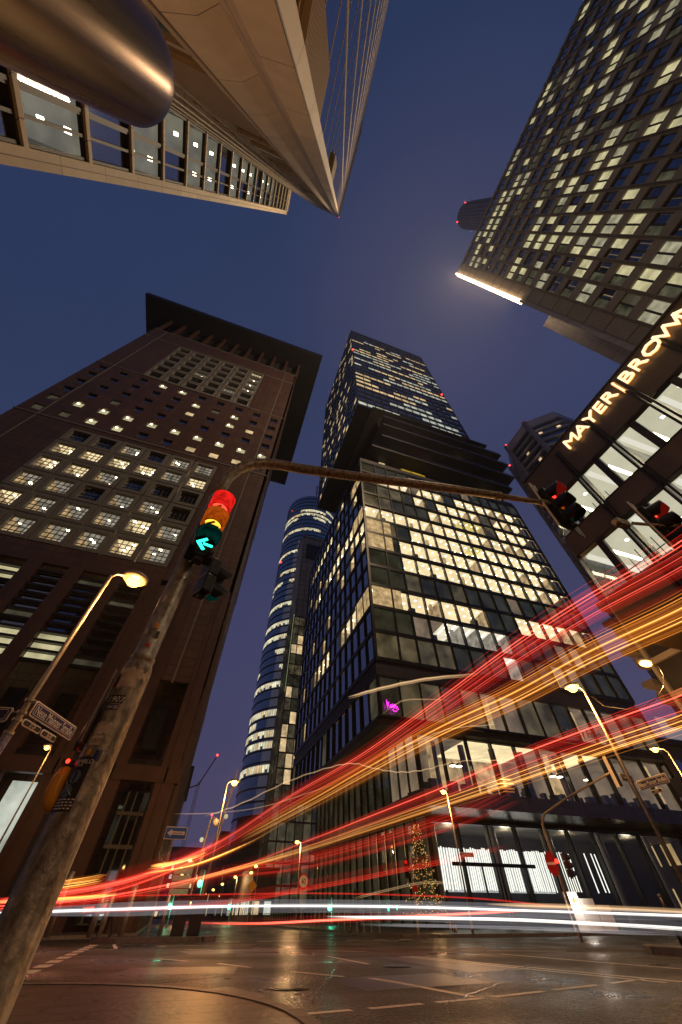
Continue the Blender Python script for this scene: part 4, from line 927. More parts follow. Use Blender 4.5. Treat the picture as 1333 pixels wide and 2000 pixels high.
def sticker(t0, t1, z0, z1, r, jag=0, seed=0, n=14):
    b = MB(); rr = random.Random(seed); vs = []
    for i in range(n + 1):
        t = CA + R(t0 + (t1 - t0) * i / n); a = rr.uniform(-jag, jag); c = rr.uniform(-jag, jag)
        for zz, rad in ((z0 + a, r), (z1 + c, r), (z0 + a, r + .0012), (z1 + c, r + .0012)): vs.append((MX + rad * math.cos(t), MY + rad * math.sin(t), zz))
    fs = []
    for i in range(n):
        q = i * 4; fs += [(q + 2, q + 6, q + 7, q + 3), (q + 3, q + 7, q + 5, q + 1), (q, q + 4, q + 6, q + 2)]
    fs += [(0, 2, 3, 1), (n * 4, n * 4 + 1, n * 4 + 3, n * 4 + 2)]
    return b.add(vs, fs)
def wrap(mb, txt, size, tc_, zc, r, mi=0, shear=0):   # letters bent round the mast
    c = MB(); c.text(txt, size, Matrix.Identity(4), .0004, align='CENTER')
    vs = []
    for x, y, z in c.v:
        t = CA + R(tc_) + (x + y * shear) / r; vs.append((MX + (r + z) * math.cos(t), MY + (r + z) * math.sin(t), zc + y))
    return mb.add(vs, c.f, mi)
def thing(mb, name, m, label, cat='sticker', group=None, smooth=False):
    o = mb.build(name, m, None, smooth); tag(o, label, cat, group); return o
# angle convention: negative = picture left
thing(sticker(-62, 18, 1.86, 2.0, .1112, .012, 3), 'torn_sticker', 'paper', 'large torn pale paper remains just below the mast collar')
thing(sticker(-25, 45, 1.93, 1.99, .1128, .014, 5), 'torn_sticker', 'paper', 'second torn paper scrap overlapping the large remains, under the mast collar')
thing(sticker(-80, -52, 1.86, 1.95, .113, .006, 4), 'sticker', mat('sticker_redblue', (.35, .03, .03), .6, c2=(.05, .04, .12), scale=40), 'small red and blue sticker at the left edge below the torn paper')
thing(sticker(-52, -2, 1.55, 1.62, .1125, .01, 6), 'torn_sticker', 'paper', 'peeled grey paper patch under the 1907 sticker')
s = sticker(-58, -2, 1.745, 1.80, .1135); o = thing(s, 'sticker', 'black', 'black sticker with bold white number 1907')
q = MB(); wrap(q, '1907', .058, -30, 1.75, .1148, shear=.15); q.build('sticker_print', 'white', o)
s = sticker(-54, -8, 1.70, 1.735, .1135); o = thing(s, 'sticker', mat('sticker_navy', (.03, .02, .08), .6), 'small dark sticker reading 19 and 38, right below the 1907 one')
q = MB(); wrap(q, '19×38', .032, -31, 1.706, .1148); q.build('sticker_print', 'white', o)
s = sticker(-52, -12, 1.545 - .06, 1.60 - .06, .1139, .002, 2); o = thing(s, 'sticker', 'paper', 'pale paper sticker scribbled with 077')
q = MB(); wrap(q, '1077', .036, -32, 1.497, .1150, shear=.3); q.build('sticker_print', 'black', o)
s = sticker(-40, -28, 1.43, 1.462, .1132, 0, 1, 8); thing(s, 'sticker', 'yellow', 'tiny round yellow sticker below the pale scribbled one')
s = sticker(-15, 6, 1.40, 1.46, .1132, .008, 9); thing(s, 'torn_sticker', 'signblue', 'small dark torn sticker remnant above the gig poster')
s = sticker(-12, 8, 2.36, 2.41, .0868, 0); thing(s, 'sticker', 'yellow', 'small yellow ringed sticker on the thinner upper mast')
s = sticker(-66, -40, 2.30, 2.36, .0868, .005, 8); thing(s, 'torn_sticker', 'paper', 'pale torn scrap at the left edge of the thinner upper mast')
s = sticker(2, 26, 2.28, 2.34, .0868, .004, 12); thing(s, 'torn_sticker', 'black', 'black and white torn scrap at right on the thinner upper mast')
s = sticker(-18, 8, 2.19, 2.22, .0868, .004, 13); thing(s, 'sticker', 'red', 'faded red sticker just above the mast collar')
s = sticker(-45, -20, 2.62, 2.70, .0864, .004, 15); thing(s, 'sticker', 'paper', 'pale square sticker high on the thinner upper mast')
s = sticker(-84, -10, 1.15, 1.42, .1142, .0, 1); o = thing(s, 'poster', 'black', 'black gig poster with a blue figure and white lines of text on the mast', 'poster')
q = MB(); wrap(q, 'DAMBLO', .034, -42, 1.383, .1155, shear=.25); wrap(q, 'TOUR', .016, -44, 1.368, .1155)
for i, (tx, L_) in enumerate((('aaaaa aaaaaa', 1), ('aaa aaaaaaa', 1), ('aaaaaaaaaa aaaa', 1), ('aa aaaaaa aaaa', 1))):
    for j in range(5): 
        st = sticker(-70 + j * 12 + (i % 2) * 3, -62 + j * 12 + (i % 2) * 3, 1.160 + i * .014, 1.166 + i * .014, .1152, 0, 1, 3); q.add(st.v, st.f)
q.build('poster_print', 'white', o)
q = MB()
def blob(cx, cz, rx, rz, mi=0, rot=0, n=18, r=.1156):
    vs = []
    for rad in (r, r + .001):
        for i in range(n):
            a = 2 * math.pi * i / n; x = rx * math.cos(a) * math.cos(rot) - rz * math.sin(a) * math.sin(rot); y = rx * math.cos(a) * math.sin(rot) + rz * math.sin(a) * math.cos(rot)
            t = CA + R(cx) + x / r; vs.append((MX + rad * math.cos(t), MY + rad * math.sin(t), cz + y))
    q.add(vs, [tuple(range(n, 2 * n))] + [(i, (i + 1) % n, n + (i + 1) % n, n + i) for i in range(n)], mi)
blob(-40, 1.315, .030, .034); blob(-52, 1.25, .034, .026, 0, .5); blob(-40, 1.235, .014, .03, 0, -.6); blob(-48, 1.262, .06, .004, 1, -.75, r=.1172)
q.build('poster_figure', [mat('poster_blue', (.10, .17, .26), .6), 'paper'], o)
# push button box and conduit on the mast
pb = root('push_button', (MX - .15, MY - .03, 1.28), 'yellow rounded crossing request box with a red light on the mast', 'push button')
b = MB()
b.tube([(MX - .118, MY, 1.165), (MX - .140, MY, 1.20), (MX - .158, MY, 1.26), (MX - .156, MY, 1.32), (MX - .142, MY, 1.38)], [.030, .044, .048, .046, .036], 20)
b.build('casing', 'yellow', pb, True)
b = MB(); b.box(MX - .18, MX - .1, MY - .045, MY + .045, 1.38, 1.41); b.build('cap', 'black', pb)
b = MB(); b.sphere((MX - .15, MY - .05, 1.40), .012, 6); b.build('red_light', 'e_red', pb)
cdt = MB(); cdt.tube([(MX - .135, MY, 1.47), (MX - .14, MY, 1.52), (MX - .135, MY, 1.8)], [.03, .034, .02], 14); thing(cdt, 'cable_cover', 'brushed', 'coppery cable cover above the yellow box on the mast', 'cable cover', smooth=True)
cdt = MB(); cdt.box(MX - .128, MX - .118, MY - .10, MY + .10, 1.5, 1.98); thing(cdt, 'sign_plate', 'galv2', 'plain grey sign plate seen edge-on at the left of the mast', 'sign plate')

def signal(name, c, yaw, lenses, label, cat='traffic light', group=None, sc=1.0, board=False, closed=False, hous='black'):
    """yaw: compass angle (from +Y towards +X) the lenses face. lenses top to bottom: (lens material, arrow material or None, visor material)."""
    f = Vector((math.sin(R(yaw)), math.cos(R(yaw)), 0)); rgt = Vector((-f.y, f.x, 0)); up = Vector((0, 0, 1))  # rgt: viewer's right
    def P(x, y, z): return Vector(c) + (rgt * x + f * y + up * z) * sc
    n = len(lenses); H = n * .31
    r_ = root(name, c, label, cat, group)
    def bx(mb, x0, x1, y0, y1, z0, z1):
        mb.add([P(x0, y0, z0), P(x1, y0, z0), P(x1, y1, z0), P(x0, y1, z0), P(x0, y0, z1), P(x1, y0, z1), P(x1, y1, z1), P(x0, y1, z1)], BOXF)
    b = MB()
    for i in range(n): zc = H / 2 - .155 - i * .31; bx(b, -.145, .145, -.16, 0, zc - .15, zc + .15)
    bx(b, -.05, .05, -.13, -.02, -H / 2 - .05, H / 2 + .05)
    b.build('housing', hous, r_, bevel=.012)
    if board:
        b = MB(); bx(b, -.29, -.15, -.10, -.085, -H / 2 - .12, H / 2 + .12); bx(b, .15, .29, -.10, -.085, -H / 2 - .12, H / 2 + .12); b.build('backing_board', 'black', r_)
        b = MB(); bx(b, -.31, -.29, -.105, -.08, -H / 2 - .12, H / 2 + .12); bx(b, .29, .31, -.105, -.08, -H / 2 - .12, H / 2 + .12); b.build('board_edge', 'white', r_)
    for i, (lm, am, vm) in enumerate(lenses):
        zc = H / 2 - .155 - i * .31
        b = MB(); k = 28; vs = [P(.10 * math.cos(2 * math.pi * j / k), .012, zc + .10 * math.sin(2 * math.pi * j / k)) for j in range(k)] + [P(.10 * math.cos(2 * math.pi * j / k), .002, zc + .10 * math.sin(2 * math.pi * j / k)) for j in range(k)]
        b.add(vs, [tuple(range(k))] + [(j, (j + 1) % k, k + (j + 1) % k, k + j) for j in range(k)]); lo = b.build('lens', lm, r_)
        if am:
            b = MB(); yy = .02
            k2 = 1.2 if am != 'black' else 1.0
            for seg in ([(-.078, .0), (.0, .078), (.02, .058), (-.038, .0)], [(-.078, .0), (-.038, .0), (.02, -.058), (.0, -.078)], [(-.012, .012), (.076, .012), (.076, -.012), (-.012, -.012)]):
                seg = [(x * k2, z * k2) for x, z in seg]
                kk = len(seg); b.add([P(x, yy, zc + z) for x, z in seg] + [P(x, yy - .006, zc + z) for x, z in seg], [tuple(range(kk)), tuple(range(kk, 2 * kk))] + [(j, (j + 1) % kk, kk + (j + 1) % kk, kk + j) for j in range(kk)])
            b.build('arrow', am, lo)
        b = MB(); k = 26; a0, a1 = -62, 242; vi = []; ro, ri = .137, .128
        for j in range(k + 1):
            a = R(a0 + (a1 - a0) * j / k); ln = .24 - .15 * max(0, -math.sin(a)) if not closed else .28
            for rad in (ro, ri):
                vi += [P(rad * math.cos(a), 0, zc + rad * math.sin(a)), P(rad * .97 * math.cos(a), ln, zc - .02 + rad * .97 * math.sin(a))]
        fo = []; fi = []
        for j in range(k):
            q = j * 4; fo.append((q, q + 4, q + 5, q + 1)); fi.append((q + 2, q + 3, q + 7, q + 6)); fo.append((q + 1, q + 5, q + 7, q + 3))
        b.add(vi, fo, 0); b.f += fi; b.m += [1] * len(fi)
        b.build('visor', ['black', vm or 'black'], r_, smooth=False)
    return r_
sg = signal('traffic_light', (-.515, 2.86, 3.52), 168, [('e_red', 'black', 'e_redd'), ('e_amb', 'black', 'e_ambd'), ('black', 'e_grn', 'e_grnd')], 'big traffic light on the near mast showing red, amber and a green left arrow', sc=.92)
# lens light put into the red and amber hoods as their own emission
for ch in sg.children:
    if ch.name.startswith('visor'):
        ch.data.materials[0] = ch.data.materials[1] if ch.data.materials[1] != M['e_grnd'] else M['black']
b = MB(); b.tube([(-.60, 3.1, 3.15), (-.55, 2.98, 3.12)], .03, 8); b.tube([(-.60, 3.1, 3.92), (-.55, 2.98, 3.92)], .03, 8); b.build('bracket', 'black', sg)
signal('pedestrian_light', (-.36, 3.22, 3.08), 60, [('e_dkred', None, 'black'), ('e_grnd', None, 'e_grnd')], 'unlit pedestrian light turned sideways behind the big traffic light', 'pedestrian light', sc=.7)
signal('traffic_light', (4.86, 2.32, 5.42), 172, [('e_red', 'black', 'e_dkred'), ('e_ambd', 'black', 'black'), ('e_grnd', None, 'black')], 'traffic light hanging at the far tip of the curved arm', board=True)
signal('traffic_light', (6.72, 1.98, 5.22), 172, [('e_red', 'black', 'e_dkred'), ('e_ambd', 'black', 'black'), ('black', None, 'black')], 'traffic light showing red on the second arm at the right edge', board=True)
m2 = root('signal_mast', (10.6, .6, 0), 'second signal mast reaching in from the right edge', 'signal mast')
b = MB(); b.cyl(10.6, .6, 0, 4.9, .1, .08, 20); b.build('mast', 'galv', m2, True); b = MB(); b.tube([(10.6, .6, 4.8), (10.3, .7, 5.1), (9.6, .95, 5.15), (8, 1.5, 5.15), (6.55, 2.02, 5.15)], [.08, .08, .075, .06, .045], 16); b.build('arm', 'galv', m2, True)
b = MB(); b.box(5.95, 6.2, 2.18, 2.3, 5.22, 5.36); b.tube([(6.2, 2.15, 5.25), (6.6, 2.0, 5.18)], .03, 8); b.tube([(5.9, 2.25, 5.27), (5.96, 2.23, 5.28)], .05, 10); cmo = thing(b, 'camera_box', 'galv2', 'small pale camera on the tip of the second arm', 'camera')
# brushed post right beside the camera
b = MB(); b.lathe(-.43, -.085, [(.08, .13), (.08, 1.70), (.079, 1.728), (.074, 1.742), (.066, 1.75), (.0, 1.752)], 64); thing(b, 'metal_post', 'brushed', 'brushed coppery metal post looming at the top left corner beside the camera', 'post', smooth=True)

# ------------------------------------------------------------------ street lamps
def lamp(px, py, h, lx, ly, label, w=1500, r=.06, near=True, group='street lamps around the junction', big=1.0):
    o = root('street_lamp', (px, py, 0), label, 'street lamp', group)
    b = MB(); b.cyl(px, py, 0, 1.0, r * 1.25, r * 1.2, 12); b.cyl(px, py, 1.0, h - .15, r, r * .6, 12); b.build('pole', 'galv2', o, True)
    b = MB(); b.tube([(px, py, h - .2), (px + (lx - px) * .2, py + (ly - py) * .2, h - .02), (lx, ly, h + .06)], r * .5, 8); b.build('arm', 'galv2', o, True)
    b = MB(); b.sphere((lx, ly, h + .06), .26 * big, 12, sc=(1, 1, .38)); b.build('lamp_head', 'galv2', o, True)
    b = MB(); b.sphere((lx, ly, h - .05), .15 * big, 12, sc=(1, 1, .8)); b.build('bulb', 'lamp', o, True)
    point((lx, ly, h - .35), w, (1, .44, .12), o, r=.2)
    return o
l1 = lamp(-4.03, 10.23, 7.75, -3.43, 10.45, 'brightest street lamp, left of the near mast, its pole carrying blue street signs', 480, .075, big=1.5)
lamp(-9.1, 30.1, 7.75, -9.4, 30.2, 'street lamp low in front of the red granite tower', 140)
lamp(2.0, 27.9, 6.3, 2.44, 27.9, 'street lamp on the left traffic island, against the gap of sky', 700, big=1.2)
lamp(17.9, 27.9, 6.75, 17.6, 27.9, 'street lamp before the lit lobby, carrying a small street sign', 500)
lamp(16.0, 11.95, 7.65, 15.55, 12.1, 'tall street lamp on the right, carrying the right hand street signs', 900, .07, big=1.3)
lamp(28.0, 17.5, 7.7, 27.4, 17.8, 'street lamp at the far right beneath the sky gap', 700, big=1.1)
# unseen lamps added behind the camera and along the side street for light
lamp(6.5, -12, 8, 6.0, -11.5, 'unseen street lamp added behind the camera to light the near corner', 900, big=1)
lamp(-14, 9.4, 8, -14, 10, 'unseen street lamp added further left to light the near corner', 260)
h = root('hanging_lamp', (21.1, 11.5, 9.0), 'glowing orange lamp slung from a cable below the bronze block', 'hanging lamp')
b = MB(); b.sphere((20.9, 11.5, 9.45), .36, 12, sc=(1.3, .7, .35)); b.build('lamp_head', 'galv2', h, True); b = MB(); b.sphere((20.9, 11.5, 9.34), .30, 12, sc=(1.25, .65, .45)); b.build('bulb', emat('hanging_sodium', (1, .5, .12), 14), h, True)
point((20.9, 11.3, 8.9), 250, (1, .55, .2), h)
TP = {'A': [(3.71,0.44,2.9), (3.74,1.18,2.9), (3.55,2.12,2.9), (3.44,3.29,2.9), (3.39,5.19,2.9), (3.25,8.3,2.9), (2.7,12.71,2.9), (1.55,18.94,2.56), (-0.64,21.99,1.89), (-2.58,23.86,1.53), (-4.7,25.57,1.32), (-7.42,27.0,1.06)], 'B': [(3.95,1.06,2.6), (3.94,1.59,2.6), (3.74,2.53,2.6), (3.63,3.71,2.6), (3.34,5.22,2.6), (3.09,7.9,2.6), (2.84,10.89,2.6), (2.15,17.68,2.6)], 'B2': [(2.42,11.19,2.3), (2.51,18.83,2.61), (0.85,20.98,2.15), (-1.1,22.97,1.96)], 'B3': [(1.13,19.97,2.32), (0.06,21.5,2.14), (-0.9,21.98,2.03)], 'B4': [(-2.62,23.86,1.83), (-3.59,24.74,1.73), (-5.58,25.39,1.52)], 'B5': [(-1.91,23.92,1.4), (-3.56,24.75,1.3), (-7.05,26.06,1.17)], 'C': [(2.37,0.94,1.5), (2.39,1.27,1.5), (2.33,1.66,1.5), (2.23,2.52,1.5), (2.2,3.53,1.5), (2.07,5.36,1.5), (1.93,7.27,1.5), (1.44,12.92,1.51), (-0.35,16.0,1.28), (-2.65,18.81,1.07), (-5.53,20.26,0.93)], 'C2': [(4.22,4.94,1.88), (4.3,6.74,1.84), (3.59,9.33,1.69), (2.63,11.71,1.58), (1.28,13.94,1.56)], 'D': [(2.0,0.87,1.3), (2.01,1.13,1.3), (1.97,1.47,1.3), (1.92,2.22,1.3), (1.86,2.89,1.3), (1.85,8.3,1.44), (0.28,13.0,1.26)], 'E': [(8.67,11.0,2.05), (6.8,13.37,1.77), (4.8,15.26,1.48), (1.34,17.95,1.08), (-2.99,21.8,0.95)], 'F': [(12.05,13.37,0.95), (9.63,15.21,1.17), (5.41,17.17,1.28), (1.43,19.95,1.29), (-3.14,21.77,1.25), (-5.79,21.22,1.16)], 'G': [(14.01,16.96,0.96), (9.77,19.71,0.8), (6.63,20.98,0.7), (4.14,23.64,0.6), (2.44,29.9,0.58), (0.76,39.99,0.57)], 'W': [(10.64,7.46,0.72), (11.01,8.65,0.77), (10.24,13.57,0.89), (8.24,16.56,0.98), (5.26,19.29,1.03), (2.68,21.84,1.04), (-0.29,23.0,0.99), (-4.13,23.64,0.9), (-6.35,24.18,0.86)], 'W2': [(8.95,6.4,0.58), (9.38,7.49,0.62), (9.36,9.73,0.67), (8.45,12.39,0.73), (5.12,16.21,0.77)], 'W3': [(10.67,7.43,0.77), (11.04,8.62,0.84), (10.84,11.08,0.93), (9.65,13.99,1.02)], 'W4': [(9.34,7.54,0.53), (8.35,11.24,0.58), (6.05,15.89,0.6)], 'H1': [(7.56,20.66,9.34), (9.31,19.93,9.8), (11.83,18.55,10.17), (14.37,16.66,10.07)], 'H2': [(9.39,19.89,8.36), (10.05,19.57,8.82), (10.88,19.12,9.1), (13.19,17.61,8.81)], 'H3': [(0.94,23.98,4.04), (2.6,23.86,4.61), (4.67,22.52,5.42), (6.48,21.02,5.84), (7.77,20.58,6.04), (8.76,20.18,5.82), (9.95,19.62,5.62), (11.12,18.98,5.67), (11.7,17.44,5.65), (12.45,15.65,5.42), (13.4,14.84,5.16)], 'H4': [(8.92,17.9,6.04), (10.08,17.28,6.39), (11.41,16.42,6.77), (13.23,15.0,6.73)], 'H5': [(13.9,11.43,7.01), (13.7,10.06,6.08), (14.12,9.46,5.67)], 'J': [(-0.7,29.99,4.9), (1.75,29.95,5.06), (4.59,27.62,5.2), (8.27,24.65,6.0)], 'K': [(7.65,20.63,1.26), (9.08,20.04,1.51), (10.48,19.35,1.71), (11.94,18.48,1.65)]}
FAR = [(2.8,90.1,7.2), (2.8,125.3,7.2), (3.0,158.1,7.2), (3.1,248.5,7.2), (3.2,300.0,7.0), (15.6,126.1,7.2), (15.8,156.3,7.2), (16.4,191.0,7.2), (17.2,226.7,7.2), (17.6,294.3,7.2), (14.6,299.6,6.0), (15.6,96.6,7.2), (17.2,111.9,7.2), (15.0,61.5,7.2)]
GRN = [(2.64,44.92,2.62), (0.84,59.99,1.53), (9.01,74.46,1.7), (18.31,57.14,1.43)]
CABLE = [(21.23,11.2,9.16), (20.77,11.0,8.53), (20.2,11.0,7.91), (19.09,10.94,7.23), (17.93,10.94,6.73), (16.28,10.73,6.32), (14.65,10.46,6.15), (14.11,10.36,6.42)]
b = MB(); b.tube(CABLE, .02, 6); thing(b, 'lamp_cable', 'brushed', 'slack cable curving down from the hanging orange lamp', 'cable')
for i, (x, y, z) in enumerate(FAR):
    o = root('street_lamp', (x, y, 0), 'small distant street lamp down the main street', 'street lamp', 'distant street lamps')
    b = MB(); b.cyl(x + .5, y, 0, z, .09, .06, 6); b.tube([(x + .5, y, z), (x, y, z + .1)], .05, 5); b.build('pole', 'galv2', o); s_ = .22 + y * .0012
    b = MB(); b.sphere((x, y, z), s_, 8, sc=(1, 1, .6)); b.build('bulb', 'lampfar', o)
    if i in (0, 5, 13): point((x, y, z - .5), 1200, (1, .55, .22), o)
for i, (x, y, z) in enumerate(GRN):
    o = root('traffic_light', (x, y, 0), ['distant green traffic light above the left island', 'distant green traffic light at the left, beside the blue arrow sign pole', 'distant green traffic light in the middle of the street', 'distant green traffic light in front of the dark glass wall'][i], 'traffic light', None)
    b = MB(); b.cyl(x + .22, y, 0, z + .8, .06, n=8); b.build('pole', 'galv2', o); b = MB(); b.box(x - .17, x + .17, y + .12, y + .35, z - .25, z + .85); b.build('housing', 'black', o)
    b = MB(); b.sphere((x, y + .05, z), .15 + y * .0012, 8); b.build('lens', 'farg', o)
    point((x, y - .5, z), 60, (.05, 1, .5), o)
# ------------------------------------------------------------------ street signs
def plate(name, a, bb, ztop, hgt, txt, label, size, mfg='signblue', rim=True, group=None, th=.02):
    a = Vector((a[0], a[1], ztop)); e = Vector((bb[0], bb[1], ztop)); u = (e - a); Lh = u.length; u.normalize(); n = Vector((u.y, -u.x, 0))
    if n.dot(Vector((0, 0, 0)) - a) < 0: n = -n
    o = root(name, (a.x, a.y, ztop - hgt), label, 'street sign', group)
    def rr(mb, x0, x1, z0, z1, y0, y1, rad, mi=0):
        pts = []
        for cx, cz, s in ((x1 - rad, z1 - rad, 0), (x0 + rad, z1 - rad, 90), (x0 + rad, z0 + rad, 180), (x1 - rad, z0 + rad, 270)):
            for i in range(5): t = R(s + 22.5 * i); pts.append((cx + rad * math.cos(t), cz + rad * math.sin(t)))
        k = len(pts); P = lambda x, y, z: a + u * x + n * y + Vector((0, 0, z - hgt))
        mb.add([P(x, y0, z) for x, z in pts] + [P(x, y1, z) for x, z in pts], [tuple(range(k)), tuple(range(k, 2 * k))] + [(i, (i + 1) % k, k + (i + 1) % k, k + i) for i in range(k)], mi)
    b = MB(); rr(b, .03, Lh - .03, .03, hgt - .03, 0, .015, .03); b.build('panel', mfg, o)
    b = MB(); rr(b, 0, Lh, 0, hgt, -.012, -.001, .05); b.build('rim', 'white', o)
    if rim:
        b = MB(); rr(b, .055, Lh - .055, .05, hgt - .05, .0155, .0170, .03); b.build('line', 'white', o); b = MB(); rr(b, .066, Lh - .066, .061, hgt - .061, .0172, .0185, .025); b.build('face', mfg, o)
    if txt:
        b = MB(); sgn = 1 if n.cross(Vector((0, 0, 1))).dot(u) < 0 else -1
        uu = u if Vector((0, 0, 1)).dot(u.cross(Vector((0, 0, 1))).cross(u)) else u
        # text must read left to right for someone in front
        right = Vector((0, 0, 1)).cross(n)
        org = a + u * (Lh / 2) + n * .020 + Vector((0, 0, -hgt / 2 - size * .34))
        b.text(txt, size, frame_mtx(org, right, (0, 0, 1)), .001, align='CENTER', xs=.72); b.build('lettering', 'white', o)
    return o
s1 = plate('street_sign', (-3.93, 10.36), (-3.32, 12.0), 4.02, .32, 'Neue Mainzer Straße', 'dark blue sign reading Neue Mainzer Straße on the left lamp pole', .25)
plate('house_number_sign', (-3.95, 10.34), (-3.72, 10.93), 3.64, .14, '37-29', 'small plate reading 37-29 below the left street sign', .12, 'black', False)
plate('house_number_sign', (-3.70, 10.97), (-3.50, 11.5), 3.64, .14, '36-28', 'small plate reading 36-28 beside the 37-29 one', .12, 'black', False)
plate('street_sign', (-5.5, 10.6), (-4.28, 10.35), 3.82, .30, 'Taunustor', 'blue sign ending in the letters tor, cut by the left edge', .215)
b = MB(); 
for z in (3.95, 3.7, 3.55, 3.3): b.cyl(-4.03, 10.23, z - .03, z + .03, .1, n=14)
b.tube([(-4.03, 10.2, 3.92), (-3.85, 10.1, 3.92)], .02, 6); b.tube([(-4.03, 10.2, 3.72), (-4.25, 10.33, 3.72)], .02, 6); b.build('clamp', 'galv2', l1)
b = MB(); b.cyl(-4.03, 10.23, 2.9, 3.25, .092, n=18); thing(b, 'sticker_band', mat('sticker_blue_white', (.03, .03, .22), .6, c2=(.5, .48, .5), scale=30), 'blue and white stickers wrapped round the left lamp pole', 'sticker')
plate('street_sign', (16.72, 12.3), (16.64, 10.95), 4.26, .30, 'Neue Mainzer Straße', 'dark sign reading Neue Mainzer Straße on the right lamp pole', .19)
plate('street_sign', (16.05, 12.3), (16.85, 12.45), 4.5, .26, 'Große Gallusstr.', 'second sign behind the right hand one on the same pole', .13)
plate('house_number_sign', (16.70, 11.9), (16.67, 11.4), 3.9, .12, '36-28', 'tiny number plate below the right hand street signs', .09, 'black', False)
plate('street_sign', (17.95, 27.8), (18.9, 27.6), 3.55, .22, 'Große Gallusstr.', 'small red-brown sign against the white lights on the lobby lamp pole', .13, 'signblue', True)
o = root('direction_sign', (-.3, 28.0, 0), 'blue one-way sign with a white left arrow reading Einbahnstraße', 'traffic sign')
b = MB(); b.cyl(-.3, 28.05, .15, 4.05, .035, n=10); b.build('pole', 'galv2', o)
b = MB(); b.box(-.8, .3, 28.0, 28.02, 3.6, 4.05); b.build('panel', 'trafblue', o); b = MB(); b.box(-.84, .34, 28.025, 28.03, 3.56, 4.09); b.build('rim', 'white', o)
b = MB(); q = [(-.72, 3.825), (-.5, 3.98), (-.5, 3.9), (.22, 3.9), (.22, 3.75), (-.5, 3.75), (-.5, 3.67)]; b.add([(x, 27.985, z) for x, z in q] + [(x, 27.995, z) for x, z in q], [tuple(range(7)), tuple(range(7, 14))] + [(i, (i + 1) % 7, 7 + (i + 1) % 7, 7 + i) for i in range(7)]); b.build('arrow', 'white', o)
b = MB(); b.text('Einbahnstraße', .12, frame_mtx((-.42, 27.98, 3.785), (1, 0, 0), (0, 0, 1)), .002, xs=.8); b.build('lettering', 'trafblue', o)
def disc(mb, c, r, th, mi=0, n=28): mb.tube([(c[0], c[1], c[2]), (c[0], c[1] + th, c[2])], r, n, mi)
o = root('speed_limit_sign', (9.4, 35.8, 0), 'round red-rimmed 40 speed limit sign on a thin pole', 'traffic sign')
b = MB(); b.cyl(9.4, 35.85, 0, 2.8, .035, n=8); b.build('pole', 'galv2', o); b = MB(); disc(b, (9.4, 35.77, 2.45), .42, .02); b.build('rim', 'red', o); b = MB(); disc(b, (9.4, 35.755, 2.45), .31, .01); b.build('face', 'white', o)
b = MB(); b.text('40', .42, frame_mtx((9.4, 35.745, 2.30), (1, 0, 0), (0, 0, 1)), .003, align='CENTER', xs=.85); b.build('lettering', 'black', o)
o = root('priority_sign', (7.0, 44, 0), 'small yellow diamond priority sign far down the street', 'traffic sign')
b = MB(); b.cyl(7.0, 44.05, 0, 2.9, .035, n=8); b.build('pole', 'galv2', o); b = MB(); b.add([(7, 44, 2.1), (7.42, 44, 2.5), (7, 44, 2.9), (6.58, 44, 2.5), (7, 44.02, 2.1), (7.42, 44.02, 2.5), (7, 44.02, 2.9), (6.58, 44.02, 2.5)], BOXF); b.build('face', 'yellow', o)
o = root('sign_board', (-1.6, 47, 0), 'stack of pale direction boards far down the left side', 'direction board')
for j in range(5): b = MB(); b.box(.3, 1.9, 47, 47.05, 2.0 + j * .42, 2.36 + j * .42); b.build('board', 'paper', o)
b = MB(); b.cyl(.5, 47.1, 0, 4.2, .05, n=8); b.cyl(1.7, 47.1, 0, 4.2, .05, n=8); b.build('pole', 'galv2', o)
# far side signals and the bent pole on the right
o = root('bent_signal_pole', (19.1, 20.7, 0), 'slender bent pole with an arm, standing before the white light curtain', 'signal pole')
b = MB(); b.tube([(19.1, 20.7, 0), (19.08, 20.72, 3.6), (19.05, 20.65, 4.1), (19.1, 20.3, 4.5), (19.0, 18.2, 4.85), (18.65, 14.7, 5.2)], [.08, .07, .06, .055, .05, .045], 12); b.build('pole', 'galv2', o, True)
b = MB(); b.box(18.53, 18.77, 14.5, 14.62, 4.65, 5.75); b.build('board', 'black', o); b = MB(); b.box(18.5, 18.53, 14.48, 14.64, 4.6, 5.8); b.build('board_edge', 'white', o)
signal('traffic_light', (19.5, 20.25, 2.5), 75, [('black', None, 'black')] * 3, 'unlit black traffic light turned away on the bent pole', sc=.95)
o = root('no_entry_sign', (18.6, 20.5, 2.5), 'red octagonal sign seen obliquely, glowing at the left of the bent pole', 'traffic sign')
b = MB(); f = Vector((-.62, -.78, 0)); u = Vector((.78, -.62, 0)); c = Vector((18.62, 20.45, 2.55))
pts = [(math.cos(R(22.5 + 45 * i)) * .36, math.sin(R(22.5 + 45 * i)) * .48) for i in range(8)]
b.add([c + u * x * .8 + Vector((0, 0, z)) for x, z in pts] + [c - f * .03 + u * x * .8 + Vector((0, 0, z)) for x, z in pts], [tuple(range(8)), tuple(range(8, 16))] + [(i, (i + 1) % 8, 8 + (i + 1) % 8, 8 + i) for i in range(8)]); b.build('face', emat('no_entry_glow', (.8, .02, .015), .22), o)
b = MB(); b.add([c + f * .01 + u * x + Vector((0, 0, z)) for x, z in ((-.2, -.05), (.2, -.05), (.2, .05), (-.2, .05))] + [c + f * .004 + u * x + Vector((0, 0, z)) for x, z in ((-.2, -.05), (.2, -.05), (.2, .05), (-.2, .05))], BOXF); b.build('bar', 'white', o)
b = MB(); b.sphere((18.75, 20.2, 2.62), .09, 8); b.build('red_light', 'e_red', o)
b = MB(); b.cyl(18.3, 19.9, 0, 2.1, .03, n=8); thing(b, 'thin_pole', 'galv2', 'thin short pole left of the bent signal pole', 'pole')
